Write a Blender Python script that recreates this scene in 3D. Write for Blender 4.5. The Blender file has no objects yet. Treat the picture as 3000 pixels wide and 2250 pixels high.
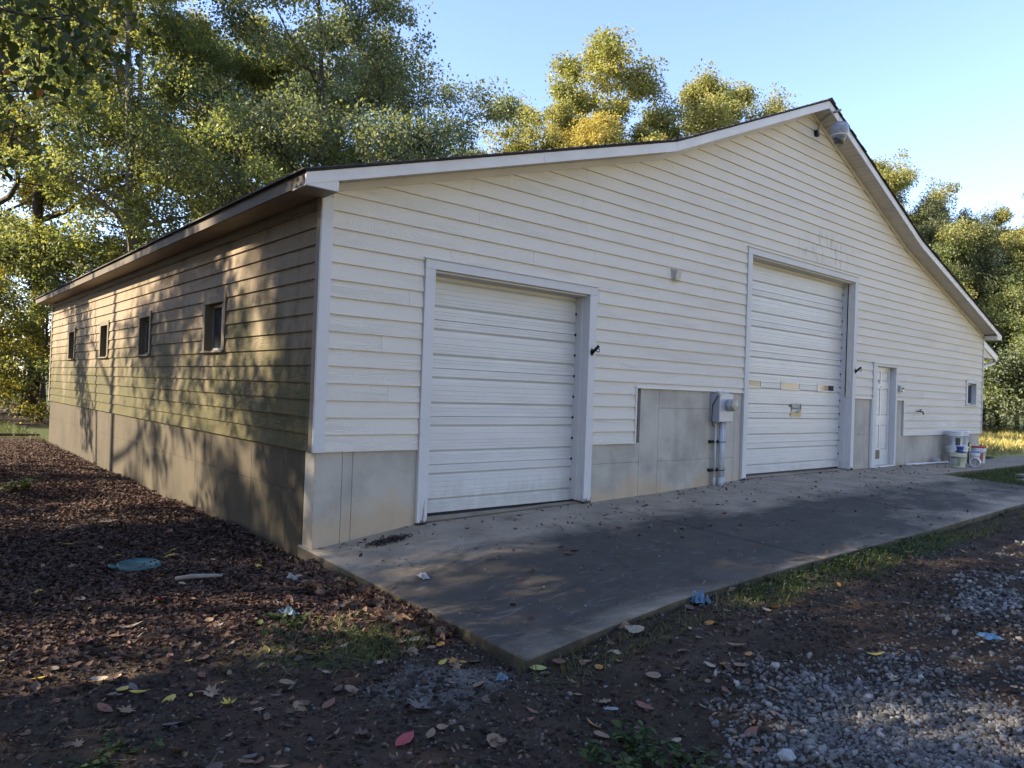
import bpy, math, random
import numpy as np
from mathutils import Matrix, Vector

random.seed(7)
rng = np.random.default_rng(7)
D = bpy.data
scene = bpy.context.scene
col = scene.collection

# ------------------------------------------------------------------ camera
cam_data = D.cameras.new('camera')
cam = D.objects.new('camera', cam_data)
col.objects.link(cam)
cam_data.sensor_width = 36.0
cam_data.sensor_fit = 'HORIZONTAL'
cam_data.lens = 2138.83 * 36.0 / 3000.0
cam_data.clip_start = 0.05
cam_data.clip_end = 2000.0
cam.rotation_mode = 'XYZ'
cam.rotation_euler = (math.radians(90.59392522), math.radians(-2.07082651), math.radians(-40.46303481))
cam.location = (-2.9594, -6.2195, 1.2813)
scene.camera = cam

# ------------------------------------------------------------------ light
SUN_EL = math.radians(29.0)
SUN_ROT = math.atan2(-0.85, 0.52)          # from +Y towards +X
world = D.worlds.new('World')
scene.world = world
world.use_nodes = True
wt = world.node_tree
wt.nodes.clear()
w_out = wt.nodes.new('ShaderNodeOutputWorld')
w_bg = wt.nodes.new('ShaderNodeBackground')
w_sky = wt.nodes.new('ShaderNodeTexSky')
w_sky.sky_type = 'NISHITA'
w_sky.sun_disc = False
w_sky.sun_elevation = SUN_EL
w_sky.sun_rotation = SUN_ROT % (2 * math.pi)
w_sky.altitude = 100.0
w_sky.air_density = 1.0
w_sky.dust_density = 0.1
w_sky.ozone_density = 3.0
w_bg.inputs['Strength'].default_value = 0.092
w_mix = wt.nodes.new('ShaderNodeMix')
w_mix.data_type = 'RGBA'
w_mix.blend_type = 'MULTIPLY'
w_mix.inputs[0].default_value = 1.0
w_mix.inputs[7].default_value = (1.04, 0.92, 0.98, 1.0)          # the slightly violet blue of this sky
wt.links.new(w_sky.outputs['Color'], w_mix.inputs[6])
wt.links.new(w_mix.outputs[2], w_bg.inputs['Color'])
wt.links.new(w_bg.outputs['Background'], w_out.inputs['Surface'])

sun_data = D.lights.new('sun', 'SUN')
sun = D.objects.new('sun', sun_data)
col.objects.link(sun)
sun_data.energy = 4.3
sun_data.angle = math.radians(0.55)
sun_data.color = (1.0, 0.86, 0.66)
sdir = Vector((math.sin(SUN_ROT) * math.cos(SUN_EL), math.cos(SUN_ROT) * math.cos(SUN_EL), math.sin(SUN_EL)))
sun.rotation_euler = sdir.to_track_quat('Z', 'Y').to_euler()
sun.location = sdir * 60

scene.view_settings.view_transform = 'Standard'
scene.view_settings.look = 'None'
scene.view_settings.gamma = 1.0
scene.view_settings.use_curve_mapping = False
scene.view_settings.exposure = 2.38
scene.render.engine = 'CYCLES'
scene.cycles.max_bounces = 8
scene.cycles.diffuse_bounces = 4
scene.cycles.transmission_bounces = 6
scene.cycles.transparent_max_bounces = 8
scene.cycles.use_denoising = True
scene.cycles.denoising_input_passes = 'RGB_ALBEDO_NORMAL'
scene.cycles.denoising_prefilter = 'ACCURATE'

# ------------------------------------------------------------------ helpers
def tag(o, label=None, cat=None, group=None, kind=None):
    if label: o['label'] = label
    if cat: o['category'] = cat
    if group: o['group'] = group
    if kind: o['kind'] = kind
    return o

def empty(name, loc=(0, 0, 0), rz=0.0):
    o = D.objects.new(name, None)
    o.empty_display_size = 0.2
    o.location = loc
    o.rotation_euler = (0, 0, rz)
    col.objects.link(o)
    return o

def np_mesh(name, verts, faces, attrs=None, smooth=False):
    """verts (n,3); faces (m,k) array or list of such arrays"""
    me = D.meshes.new(name)
    verts = np.asarray(verts, dtype=np.float32)
    if not isinstance(faces, list): faces = [faces]
    faces = [np.asarray(f, dtype=np.int32) for f in faces if len(f)]
    me.vertices.add(len(verts))
    me.vertices.foreach_set('co', verts.ravel())
    nl = sum(f.size for f in faces); npol = sum(len(f) for f in faces)
    me.loops.add(nl)
    me.loops.foreach_set('vertex_index', np.concatenate([f.ravel() for f in faces]))
    me.polygons.add(npol)
    tot = np.concatenate([np.full(len(f), f.shape[1], np.int32) for f in faces])
    start = np.concatenate([[0], np.cumsum(tot)[:-1]]).astype(np.int32)
    me.polygons.foreach_set('loop_start', start)
    if smooth:
        me.polygons.foreach_set('use_smooth', np.ones(npol, dtype=bool))
    if attrs:
        for k, v in attrs.items():
            a = me.attributes.new(k, 'FLOAT', 'POINT')
            a.data.foreach_set('value', np.asarray(v, dtype=np.float32))
    me.update(calc_edges=True)
    return me

def link(name, me, mat, parent=None):
    o = D.objects.new(name, me)
    if mat is not None and len(me.materials) == 0: me.materials.append(mat)
    if parent is not None: o.parent = parent
    col.objects.link(o)
    return o

class MB:
    """collects simple solids and becomes ONE mesh"""
    def __init__(self): self.v = []; self.f = []
    def add(self, verts, faces):
        n = len(self.v)
        self.v += [tuple(p) for p in verts]
        self.f += [tuple(i + n for i in f) for f in faces]
        return self
    def box(self, x0, x1, y0, y1, z0, z1):
        v = [(x0,y0,z0),(x1,y0,z0),(x1,y1,z0),(x0,y1,z0),(x0,y0,z1),(x1,y0,z1),(x1,y1,z1),(x0,y1,z1)]
        return self.add(v, [(0,3,2,1),(4,5,6,7),(0,1,5,4),(1,2,6,5),(2,3,7,6),(3,0,4,7)])
    def hexa(self, v): # bottom 4 ccw, top 4
        return self.add(v, [(0,3,2,1),(4,5,6,7),(0,1,5,4),(1,2,6,5),(2,3,7,6),(3,0,4,7)])
    def tube(self, pts, radii, n=8, caps=True):
        pts = [Vector(p) for p in pts]
        if not hasattr(radii, '__len__'): radii = [radii] * len(pts)
        base = len(self.v)
        up = Vector((0, 0, 1))
        for i, p in enumerate(pts):
            t = (pts[min(i+1, len(pts)-1)] - pts[max(i-1, 0)]).normalized()
            a = t.cross(up)
            if a.length < 1e-3: a = t.cross(Vector((0, 1, 0)))
            a.normalize(); b = t.cross(a)
            for k in range(n):
                w = 2 * math.pi * k / n
                self.v.append(tuple(p + (a * math.cos(w) + b * math.sin(w)) * radii[i]))
        for i in range(len(pts) - 1):
            for k in range(n):
                q = base + i*n; k2 = (k+1) % n
                self.f.append((q+k, q+k2, q+n+k2, q+n+k))
        if caps:
            self.f.append(tuple(base + k for k in range(n))[::-1])
            q = base + (len(pts)-1)*n
            self.f.append(tuple(q + k for k in range(n)))
        return self
    def lathe(self, prof, n=24, centre=(0,0,0), closed_bottom=True, closed_top=False):
        base = len(self.v); cx, cy, cz = centre
        for (r, z) in prof:
            for k in range(n):
                w = 2*math.pi*k/n
                self.v.append((cx + r*math.cos(w), cy + r*math.sin(w), cz + z))
        for i in range(len(prof)-1):
            for k in range(n):
                q = base + i*n; k2 = (k+1) % n
                self.f.append((q+k, q+k2, q+n+k2, q+n+k))
        if closed_bottom: self.f.append(tuple(base+k for k in range(n))[::-1])
        if closed_top:
            q = base + (len(prof)-1)*n
            self.f.append(tuple(q+k for k in range(n)))
        return self
    def build(self, name, mat, parent=None, bevel=0.0, smooth=False):
        me = D.meshes.new(name)
        me.from_pydata(self.v, [], self.f)
        if smooth:
            me.polygons.foreach_set('use_smooth', np.ones(len(me.polygons), dtype=bool))
        me.update()
        o = link(name, me, mat, parent)
        if bevel > 0:
            b = o.modifiers.new('bevel', 'BEVEL'); b.width = bevel; b.segments = 1; b.limit_method = 'ANGLE'
            b.angle_limit = math.radians(40)
        return o

# value noise in numpy
_tab = rng.random((256, 256))
def vnoise(x, y):
    xi = np.floor(x).astype(int); yi = np.floor(y).astype(int)
    fx = x - xi; fy = y - yi
    fx = fx*fx*(3-2*fx); fy = fy*fy*(3-2*fy)
    a = _tab[xi & 255, yi & 255]; b = _tab[(xi+1) & 255, yi & 255]
    c = _tab[xi & 255, (yi+1) & 255]; d = _tab[(xi+1) & 255, (yi+1) & 255]
    return (a*(1-fx)+b*fx)*(1-fy) + (c*(1-fx)+d*fx)*fy
def fbm(x, y, oct=4):
    s = 0; amp = 0.5; t = 0
    for i in range(oct):
        s = s + amp*vnoise(x*2**i + 17.3*i, y*2**i + 5.1*i); t += amp; amp *= 0.5
    return s/t
def sstep(a, b, x):
    t = np.clip((x-a)/(b-a), 0, 1)
    return t*t*(3-2*t)

# ------------------------------------------------------------------ materials
class NT:
    def __init__(self, name):
        self.m = D.materials.new(name); self.m.use_nodes = True
        self.t = self.m.node_tree; self.t.nodes.clear()
        self.out = self.n('ShaderNodeOutputMaterial')
        self.b = self.n('ShaderNodeBsdfPrincipled')
        self.t.links.new(self.b.outputs[0], self.out.inputs['Surface'])
    def n(self, typ, **kw):
        nd = self.t.nodes.new(typ)
        for k, v in kw.items():
            if k in nd.inputs: nd.inputs[k].default_value = v
            else: setattr(nd, k, v)
        return nd
    def l(self, a, b): self.t.links.new(a, b)
    def set(self, **kw):
        for k, v in kw.items(): self.b.inputs[k.replace('_', ' ')].default_value = v
    def coord(self, kind='Object'): return self.n('ShaderNodeTexCoord').outputs[kind]
    def mapping(self, vec, scale=(1,1,1), loc=(0,0,0)):
        m = self.n('ShaderNodeMapping'); m.inputs['Scale'].default_value = scale; m.inputs['Location'].default_value = loc
        self.l(vec, m.inputs['Vector']); return m.outputs[0]
    def noise(self, vec, scale, detail=4, rough=0.55, dist=0.0):
        x = self.n('ShaderNodeTexNoise'); x.inputs['Scale'].default_value = scale; x.inputs['Detail'].default_value = detail
        x.inputs['Roughness'].default_value = rough; x.inputs['Distortion'].default_value = dist
        if vec is not None: self.l(vec, x.inputs['Vector'])
        return x.outputs['Fac']
    def ramp(self, fac, stops):
        r = self.n('ShaderNodeValToRGB'); e = r.color_ramp.elements
        while len(e) < len(stops): e.new(0.5)
        for el, (p, c) in zip(e, stops):
            el.position = p; el.color = (c[0], c[1], c[2], 1) if hasattr(c, '__len__') else (c, c, c, 1)
        self.l(fac, r.inputs['Fac']); return r.outputs['Color']
    def mix(self, fac, a, b, mode='MIX'):
        m = self.n('ShaderNodeMix'); m.data_type = 'RGBA'; m.blend_type = mode
        for s, v in ((m.inputs[0], fac), (m.inputs[6], a), (m.inputs[7], b)):
            if hasattr(v, 'links'): self.l(v, s)
            elif hasattr(v, '__len__'): s.default_value = (v[0], v[1], v[2], 1)
            else: s.default_value = v
        return m.outputs[2]
    def math(self, op, a, b=0.0, clamp=False):
        m = self.n('ShaderNodeMath'); m.operation = op; m.use_clamp = clamp
        for s, v in ((m.inputs[0], a), (m.inputs[1], b)):
            if hasattr(v, 'links'): self.l(v, s)
            else: s.default_value = v
        return m.outputs[0]
    def attr(self, name):
        a = self.n('ShaderNodeAttribute'); a.attribute_name = name; return a.outputs['Fac']
    def bump(self, h, strength=0.3, dist=0.01):
        b = self.n('ShaderNodeBump'); b.inputs['Strength'].default_value = strength; b.inputs['Distance'].default_value = dist
        self.l(h, b.inputs['Height']); self.l(b.outputs[0], self.b.inputs['Normal'])
    def base(self, c):
        if hasattr(c, 'links'): self.l(c, self.b.inputs['Base Color'])
        else: self.b.inputs['Base Color'].default_value = (c[0], c[1], c[2], 1)

def plain(name, c, rough=0.5, metallic=0.0, var=0.15, scale=14.0, spec=0.5, bump=0.0):
    t = NT(name)
    n = t.noise(t.coord(), scale, 5)
    t.base(t.ramp(n, [(0.25, tuple(k*(1-var) for k in c)), (0.75, tuple(min(1, k*(1+var)) for k in c))]))
    t.set(Roughness=rough, Metallic=metallic, Specular_IOR_Level=spec)
    if bump: t.bump(t.noise(t.coord(), scale*6, 4), bump, 0.004)
    return t.m

def siding_mat(name, base, algae=False):
    t = NT(name)
    vec = t.coord()
    oi = t.n('ShaderNodeObjectInfo')
    sep = t.n('ShaderNodeSeparateXYZ'); t.l(vec, sep.inputs[0])
    along = t.math('ADD', sep.outputs['X'], sep.outputs['Y'])
    shift = t.math('MULTIPLY', oi.outputs['Random'], 37.0)
    comb = t.n('ShaderNodeCombineXYZ')
    t.l(t.math('ADD', along, shift), comb.inputs['X']); t.l(shift, comb.inputs['Y']); t.l(sep.outputs['Z'], comb.inputs['Z'])
    cv = comb.outputs[0]
    # embossed cedar grain: contour lines of a stretched noise field
    field = t.noise(t.mapping(cv, (1.0, 1, 5.0)), 1.1, 2.5, 0.45, 0.6)
    lines = t.math('SINE', t.math('MULTIPLY', field, 210.0))
    patch = t.ramp(t.noise(t.mapping(cv, (0.7, 1, 3.0)), 1.3, 2), [(0.42, 0.12), (0.62, 1.0)])
    fine = t.noise(t.mapping(cv, (3, 3, 70)), 2.0, 3)
    h = t.math('ADD', t.math('MULTIPLY', lines, patch), t.math('MULTIPLY', fine, 0.6))
    t.bump(h, 0.42, 0.004)
    # faint tone shift from board to board, weathering
    dirt = t.noise(t.mapping(cv, (0.5, 1, 1.6)), 1.4, 6, 0.62)
    c = t.mix(t.math('MULTIPLY', oi.outputs['Random'], 0.35), base, tuple(k*0.93 for k in base))
    c = t.mix(t.ramp(dirt, [(0.5, 0.0), (0.85, 0.22)]), c, tuple(k*d for k, d in zip(base, (0.80, 0.80, 0.76))))
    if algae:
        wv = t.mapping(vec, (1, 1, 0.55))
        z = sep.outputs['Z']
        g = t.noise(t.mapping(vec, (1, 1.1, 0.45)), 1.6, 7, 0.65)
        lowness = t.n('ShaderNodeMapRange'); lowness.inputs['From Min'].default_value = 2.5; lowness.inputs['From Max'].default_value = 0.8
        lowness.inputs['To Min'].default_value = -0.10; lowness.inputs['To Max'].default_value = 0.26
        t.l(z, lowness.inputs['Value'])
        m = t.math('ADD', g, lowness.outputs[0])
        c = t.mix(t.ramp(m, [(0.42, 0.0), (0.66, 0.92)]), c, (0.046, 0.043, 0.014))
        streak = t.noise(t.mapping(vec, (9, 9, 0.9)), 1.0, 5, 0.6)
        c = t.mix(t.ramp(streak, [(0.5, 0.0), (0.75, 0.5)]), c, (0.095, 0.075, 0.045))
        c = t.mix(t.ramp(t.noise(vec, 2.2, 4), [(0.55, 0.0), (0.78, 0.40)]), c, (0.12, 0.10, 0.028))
    else:
        # mildew flecks high on the gable and rain streaks above the wide door
        sp = t.noise(t.mapping(vec, (3.0, 3, 2.0)), 2.0, 7, 0.72)
        c = t.mix(t.ramp(sp, [(0.67, 0.0), (0.80, 0.22)]), c, (0.33, 0.32, 0.28))
        px = t.math('DIVIDE', t.math('SUBTRACT', sep.outputs['X'], 9.6), 1.3)
        pz = t.math('DIVIDE', t.math('SUBTRACT', sep.outputs['Z'], 3.95), 0.42)
        rr = t.math('ADD', t.math('POWER', px, 2.0), t.math('POWER', pz, 2.0))
        inside = t.math('SUBTRACT', 1.0, rr, True)
        st = t.ramp(t.noise(t.mapping(vec, (14, 14, 3.0)), 1.0, 6, 0.7), [(0.5, 0.0), (0.66, 0.75)])
        c = t.mix(t.math('MULTIPLY', inside, st), c, (0.22, 0.22, 0.20))
    t.base(c); t.set(Roughness=0.7, Specular_IOR_Level=0.12 if algae else 0.3)
    return t.m

def trim_mat(name, base, peel=0.0):
    t = NT(name)
    vec = t.coord()
    g = t.noise(t.mapping(vec, (40, 40, 2.0)), 1.0, 5, 0.6)
    t.bump(g, 0.35, 0.004)
    c = t.mix(t.ramp(t.noise(vec, 3.0, 5), [(0.35, 0.0), (0.75, 0.35)]), base, tuple(k*0.78 for k in base))
    sep = t.n('ShaderNodeSeparateXYZ'); t.l(vec, sep.inputs[0])
    low = t.n('ShaderNodeMapRange'); low.inputs['From Min'].default_value = 0.9; low.inputs['From Max'].default_value = -0.1
    low.inputs['To Min'].default_value = -0.05; low.inputs['To Max'].default_value = 0.14
    t.l(sep.outputs['Z'], low.inputs['Value'])
    pm = t.math('ADD', t.noise(t.mapping(vec, (26, 26, 2.4)), 1.0, 6, 0.7), low.outputs[0])
    if peel: c = t.mix(t.ramp(pm, [(0.66, 0.0), (0.74, peel)]), c, (0.20, 0.17, 0.14))
    t.base(c); t.set(Roughness=0.65, Specular_IOR_Level=0.12 if base[0] < 0.4 else 0.35)
    return t.m

def concrete_mat(name, base, rust=0.0, pores=True, zrust=0.0):
    t = NT(name)
    vec = t.coord()
    n1 = t.noise(vec, 1.3, 7, 0.62)
    c = t.ramp(n1, [(0.28, tuple(k*0.66 for k in base)), (0.5, base), (0.76, tuple(min(1, k*1.22) for k in base))])
    c = t.mix(t.ramp(t.noise(t.mapping(vec, (3, 3, 0.5)), 1.4, 5), [(0.5, 0), (0.75, 0.4)]), c, tuple(k*0.55 for k in base))
    if pores:
        v = t.n('ShaderNodeTexVoronoi'); v.inputs['Scale'].default_value = 26.0
        dv = t.n('ShaderNodeVectorMath'); dv.operation = 'ADD'
        t.l(vec, dv.inputs[0]); t.l(t.noise(vec, 30.0, 2), dv.inputs[1])
        t.l(dv.outputs[0], v.inputs['Vector'])
        spots = t.ramp(v.outputs['Distance'], [(0.07, 1.0), (0.13, 0.0)])
        where = t.ramp(t.noise(vec, 2.3, 3), [(0.5, 0.0), (0.62, 1.0)])
        c = t.mix(t.math('MULTIPLY', spots, where), c, (0.045, 0.043, 0.04))
    if rust:
        sep = t.n('ShaderNodeSeparateXYZ'); t.l(vec, sep.inputs[0])
        low = t.n('ShaderNodeMapRange'); low.inputs['From Min'].default_value = zrust + 0.42; low.inputs['From Max'].default_value = zrust - 0.12
        low.inputs['To Min'].default_value = -0.32; low.inputs['To Max'].default_value = 0.30
        t.l(sep.outputs['Z'], low.inputs['Value'])
        m = t.math('ADD', t.noise(t.mapping(vec, (1, 1, 0.6)), 1.9, 6, 0.6), low.outputs[0])
        c = t.mix(t.ramp(m, [(0.44, 0.0), (0.68, rust)]), c, (0.46, 0.325, 0.185))
    t.base(c); t.set(Roughness=0.85, Specular_IOR_Level=0.25)
    t.bump(t.noise(vec, 60, 5), 0.25, 0.004)
    return t.m

def leaf_mat(name, stops, trans=0.45, rough=0.5, ttint=(1.25, 1.15, 0.5)):
    t = NT(name)
    r = t.attr('rnd')
    c = t.ramp(r, stops)
    t.base(c); t.set(Roughness=rough+0.08, Specular_IOR_Level=0.3)
    tr = t.n('ShaderNodeBsdfTranslucent')
    t.l(t.mix(1.0, c, ttint, 'MULTIPLY'), tr.inputs['Color'])
    mx = t.n('ShaderNodeMixShader'); mx.inputs[0].default_value = trans
    t.l(t.b.outputs[0], mx.inputs[1]); t.l(tr.outputs[0], mx.inputs[2])
    t.l(mx.outputs[0], t.out.inputs['Surface'])
    return t.m

def bark_mat(name, a, b):
    t = NT(name)
    vec = t.coord()
    n = t.noise(t.mapping(vec, (7, 7, 1.2)), 1.6, 6, 0.65)
    t.base(t.ramp(n, [(0.3, a), (0.7, b)]))
    t.set(Roughness=0.9, Specular_IOR_Level=0.2)
    t.bump(n, 0.8, 0.03)
    return t.m

M = {}
M['siding'] = siding_mat('cream_siding', (0.635, 0.592, 0.520))
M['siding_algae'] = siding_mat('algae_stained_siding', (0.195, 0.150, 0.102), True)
M['trim'] = trim_mat('white_painted_trim', (0.57, 0.562, 0.555), 0.0)
M['trim_peel'] = trim_mat('peeling_white_trim', (0.57, 0.562, 0.555), 0.85)
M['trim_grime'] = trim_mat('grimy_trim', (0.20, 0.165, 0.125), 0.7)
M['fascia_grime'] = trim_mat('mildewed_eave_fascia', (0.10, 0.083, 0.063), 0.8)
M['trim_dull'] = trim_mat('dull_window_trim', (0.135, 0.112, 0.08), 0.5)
M['sash'] = plain('bronze_grey_sash', (0.16, 0.16, 0.16), 0.5, 0.1, 0.1)
M['fascia'] = plain('fascia_white', (0.60, 0.575, 0.55), 0.45, 0, 0.10, 2.5)
M['soffit'] = plain('vinyl_soffit', (0.50, 0.465, 0.44), 0.5, 0, 0.10, 2.0)
M['soffit_brown'] = plain('brown_soffit', (0.22, 0.175, 0.145), 0.55, 0, 0.2, 1.6)  # browner and darker than the other soffit, used under the left eave
M['shingle'] = plain('asphalt_shingle', (0.045, 0.045, 0.05), 0.9, 0, 0.5, 30, bump=0.6)
M['foundation'] = concrete_mat('foundation_concrete', (0.42, 0.39, 0.335), 0.6, True, 0.0)
M['foundation_side'] = concrete_mat('shaded_foundation', (0.054, 0.044, 0.028), 0.0, False)  # side concrete darkened in its colour to carry the shade there
M['dark'] = plain('dark_void', (0.012, 0.012, 0.012), 0.9)
M['door_white'] = None
M['rot'] = plain('rotten_wood', (0.035, 0.024, 0.018), 0.95, 0, 0.6, 60)
M['black_iron'] = plain('black_iron', (0.015, 0.016, 0.02), 0.45, 0.6)
M['grey_paint'] = plain('grey_enamel', (0.36, 0.38, 0.42), 0.42, 0.2, 0.06)
M['pvc_grey'] = plain('grey_conduit', (0.40, 0.42, 0.45), 0.45, 0.0, 0.1, 6)
M['beige_plastic'] = plain('beige_plastic', (0.45, 0.43, 0.39), 0.5, 0, 0.1)
M['bare_wood'] = plain('weathered_board', (0.22, 0.20, 0.17), 0.85, 0, 0.3, 12)

def glass_dark(name, c=(0.02, 0.024, 0.026)):
    t = NT(name); t.base(c); t.set(Roughness=0.05, Specular_IOR_Level=0.38)
    t.b.inputs['Coat Weight'].default_value = 0.0
    t.b.inputs['Coat Roughness'].default_value = 0.03
    return t.m
M['glass'] = glass_dark('window_glass')
def clear_mat(name, c, rough=0.15, tr=0.6):
    t = NT(name); t.base(c); t.set(Roughness=rough)
    t.b.inputs['Transmission Weight'].default_value = tr
    t.b.inputs['IOR'].default_value = 1.3
    return t.m
M['acrylic'] = clear_mat('clear_acrylic', (0.62, 0.64, 0.70), 0.18, 0.75)
M['meter_glass'] = clear_mat('meter_glass', (0.75, 0.74, 0.62), 0.05, 0.6)
M['clear_jar'] = clear_mat('clear_plastic', (0.8, 0.8, 0.82), 0.15, 0.6)

def door_mat():
    t = NT('garage_door_enamel')
    vec = t.coord()
    n = t.noise(t.mapping(vec, (0.8, 1, 3)), 2.0, 6, 0.65)
    c = t.ramp(n, [(0.35, (0.535, 0.53, 0.517)), (0.7, (0.605, 0.594, 0.574))])
    sep = t.n('ShaderNodeSeparateXYZ'); t.l(vec, sep.inputs[0])
    low = t.n('ShaderNodeMapRange'); low.inputs['From Min'].default_value = 0.55; low.inputs['From Max'].default_value = -0.05
    low.inputs['To Min'].default_value = -0.2; low.inputs['To Max'].default_value = 0.22
    t.l(sep.outputs['Z'], low.inputs['Value'])
    m = t.math('ADD', t.noise(t.mapping(vec, (3, 3, 1)), 3.0, 6, 0.7), low.outputs[0])
    c = t.mix(t.ramp(m, [(0.48, 0), (0.72, 0.55)]), c, (0.42, 0.42, 0.38))
    c = t.mix(t.ramp(t.noise(vec, 9, 6, 0.75), [(0.66, 0), (0.74, 0.35)]), c, (0.45, 0.45, 0.45))
    t.base(c); t.set(Roughness=0.38, Specular_IOR_Level=0.45)
    return t.m
M['door_white'] = door_mat()

def slab_mat():
    t = NT('slab_concrete')
    vec = t.coord()
    sep = t.n('ShaderNodeSeparateXYZ'); t.l(vec, sep.inputs[0])
    n1 = t.noise(vec, 2.2, 8, 0.65)
    c = t.ramp(n1, [(0.3, (0.24, 0.190, 0.132)), (0.5, (0.36, 0.288, 0.203)), (0.72, (0.46, 0.372, 0.265))])
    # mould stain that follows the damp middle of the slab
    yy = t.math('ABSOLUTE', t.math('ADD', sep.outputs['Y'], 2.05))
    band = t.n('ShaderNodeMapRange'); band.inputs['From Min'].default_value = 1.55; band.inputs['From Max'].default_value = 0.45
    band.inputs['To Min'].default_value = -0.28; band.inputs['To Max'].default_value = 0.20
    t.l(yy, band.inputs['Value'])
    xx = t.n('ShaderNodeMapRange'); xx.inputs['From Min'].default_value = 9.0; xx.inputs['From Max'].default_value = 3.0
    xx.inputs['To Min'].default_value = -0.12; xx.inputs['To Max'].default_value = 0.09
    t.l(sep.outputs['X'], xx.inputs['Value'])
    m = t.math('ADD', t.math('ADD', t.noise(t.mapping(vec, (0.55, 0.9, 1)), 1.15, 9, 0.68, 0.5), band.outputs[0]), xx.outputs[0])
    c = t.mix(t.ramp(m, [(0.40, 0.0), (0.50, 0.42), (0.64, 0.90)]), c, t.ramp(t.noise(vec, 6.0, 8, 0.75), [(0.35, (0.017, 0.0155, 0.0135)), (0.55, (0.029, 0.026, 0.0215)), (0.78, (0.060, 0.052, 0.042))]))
    # pale scuffs and specks
    sw = t.noise(t.mapping(vec, (1.2, 3.6, 1)), 2.6, 5, 0.6, 2.0)
    c = t.mix(t.ramp(sw, [(0.57, 0.0), (0.70, 0.30)]), c, (0.26, 0.25, 0.24))
    warm = t.noise(vec, 0.9, 3)
    c = t.mix(t.ramp(warm, [(0.55, 0.0), (0.75, 0.35)]), c, (0.20, 0.15, 0.11))
    v = t.n('ShaderNodeTexVoronoi'); v.inputs['Scale'].default_value = 48.0; t.l(vec, v.inputs['Vector'])
    c = t.mix(t.ramp(v.outputs['Distance'], [(0.05, 0.6), (0.09, 0.0)]), c, (0.34, 0.33, 0.31))
    # soil and moss on the cast sides
    gn = t.n('ShaderNodeNewGeometry'); sn = t.n('ShaderNodeSeparateXYZ'); t.l(gn.outputs['Normal'], sn.inputs[0])
    c = t.mix(t.ramp(sn.outputs['Z'], [(0.3, 0.85), (0.8, 0.0)]), c, t.ramp(t.noise(vec, 7, 5), [(0.35, (0.030, 0.026, 0.014)), (0.7, (0.13, 0.095, 0.05))]))
    c = t.mix(t.ramp(t.noise(vec, 110, 3, 0.6), [(0.35, 0.35), (0.6, 0.0)]), c, (0.05, 0.048, 0.045))
    t.base(c); t.set(Roughness=0.82, Specular_IOR_Level=0.3)
    t.bump(t.noise(vec, 45, 6, 0.7), 0.5, 0.008)
    return t.m
M['slab'] = slab_mat()

def ground_mat():
    t = NT('yard_ground')
    vec = t.coord()
    n = t.noise(vec, 2.4, 8, 0.68); n2 = t.noise(vec, 28, 6, 0.7); n3 = t.noise(vec, 0.8, 4)
    soil = t.ramp(n, [(0.3, (0.032, 0.0225, 0.0155)), (0.55, (0.066, 0.046, 0.031)), (0.8, (0.120, 0.084, 0.057))])
    soil = t.mix(t.ramp(n3, [(0.5, 0.0), (0.7, 0.6)]), soil, (0.092, 0.055, 0.038))
    litter = t.ramp(n2, [(0.3, (0.022, 0.014, 0.011)), (0.6, (0.075, 0.044, 0.031)), (0.8, (0.12, 0.073, 0.050))])
    stone = t.ramp(n2, [(0.3, (0.03, 0.029, 0.028)), (0.7, (0.10, 0.099, 0.097))])
    sand = t.ramp(n2, [(0.3, (0.11, 0.10, 0.085)), (0.7, (0.24, 0.225, 0.20))])
    turf = t.ramp(n2, [(0.3, (0.030, 0.040, 0.014)), (0.7, (0.085, 0.095, 0.035))])
    field = t.ramp(t.noise(vec, 1.5, 6), [(0.3, (0.32, 0.28, 0.10)), (0.7, (0.46, 0.39, 0.15))])
    def wob(a, lo=0.35, hi=0.65):
        return t.ramp(t.math('ADD', t.attr(a), t.math('MULTIPLY', t.math('SUBTRACT', n, 0.5), 0.7)), [(lo, 0.0), (hi, 1.0)])
    c = t.mix(wob('litter'), soil, litter)
    c = t.mix(wob('gravel'), c, stone)
    c = t.mix(wob('sand'), c, sand)
    c = t.mix(wob('turf'), c, turf)
    c = t.mix(wob('field'), c, field)
    t.base(c); t.set(Roughness=0.95, Specular_IOR_Level=0.15)
    t.bump(t.math('ADD', n2, t.noise(vec, 90, 4)), 0.9, 0.02)
    return t.m
M['ground'] = ground_mat()
def scatter_mat(name, stops, rough=0.8, trans=0.0):
    t = NT(name)
    c = t.ramp(t.attr('rnd'), stops)
    v = t.noise(t.coord(), 55, 4)
    c = t.mix(t.ramp(v, [(0.35, 0.0), (0.7, 0.45)]), c, t.mix(1.0, c, (0.6, 0.58, 0.55), 'MULTIPLY'))
    t.base(c); t.set(Roughness=rough, Specular_IOR_Level=0.25)
    if trans:
        tr = t.n('ShaderNodeBsdfTranslucent'); t.l(c, tr.inputs['Color'])
        mx = t.n('ShaderNodeMixShader'); mx.inputs[0].default_value = trans
        t.l(t.b.outputs[0], mx.inputs[1]); t.l(tr.outputs[0], mx.inputs[2]); t.l(mx.outputs[0], t.out.inputs['Surface'])
    return t.m
M['litter'] = scatter_mat('leaf_litter', [(0.0, (0.026, 0.016, 0.013)), (0.45, (0.075, 0.043, 0.031)), (0.8, (0.135, 0.080, 0.056)), (0.97, (0.24, 0.155, 0.095))], 0.75, 0.12)
M['stone'] = scatter_mat('crushed_stone', [(0.0, (0.050, 0.045, 0.040)), (0.5, (0.140, 0.132, 0.120)), (0.85, (0.230, 0.219, 0.202)), (1.0, (0.36, 0.338, 0.30))], 0.8)
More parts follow.
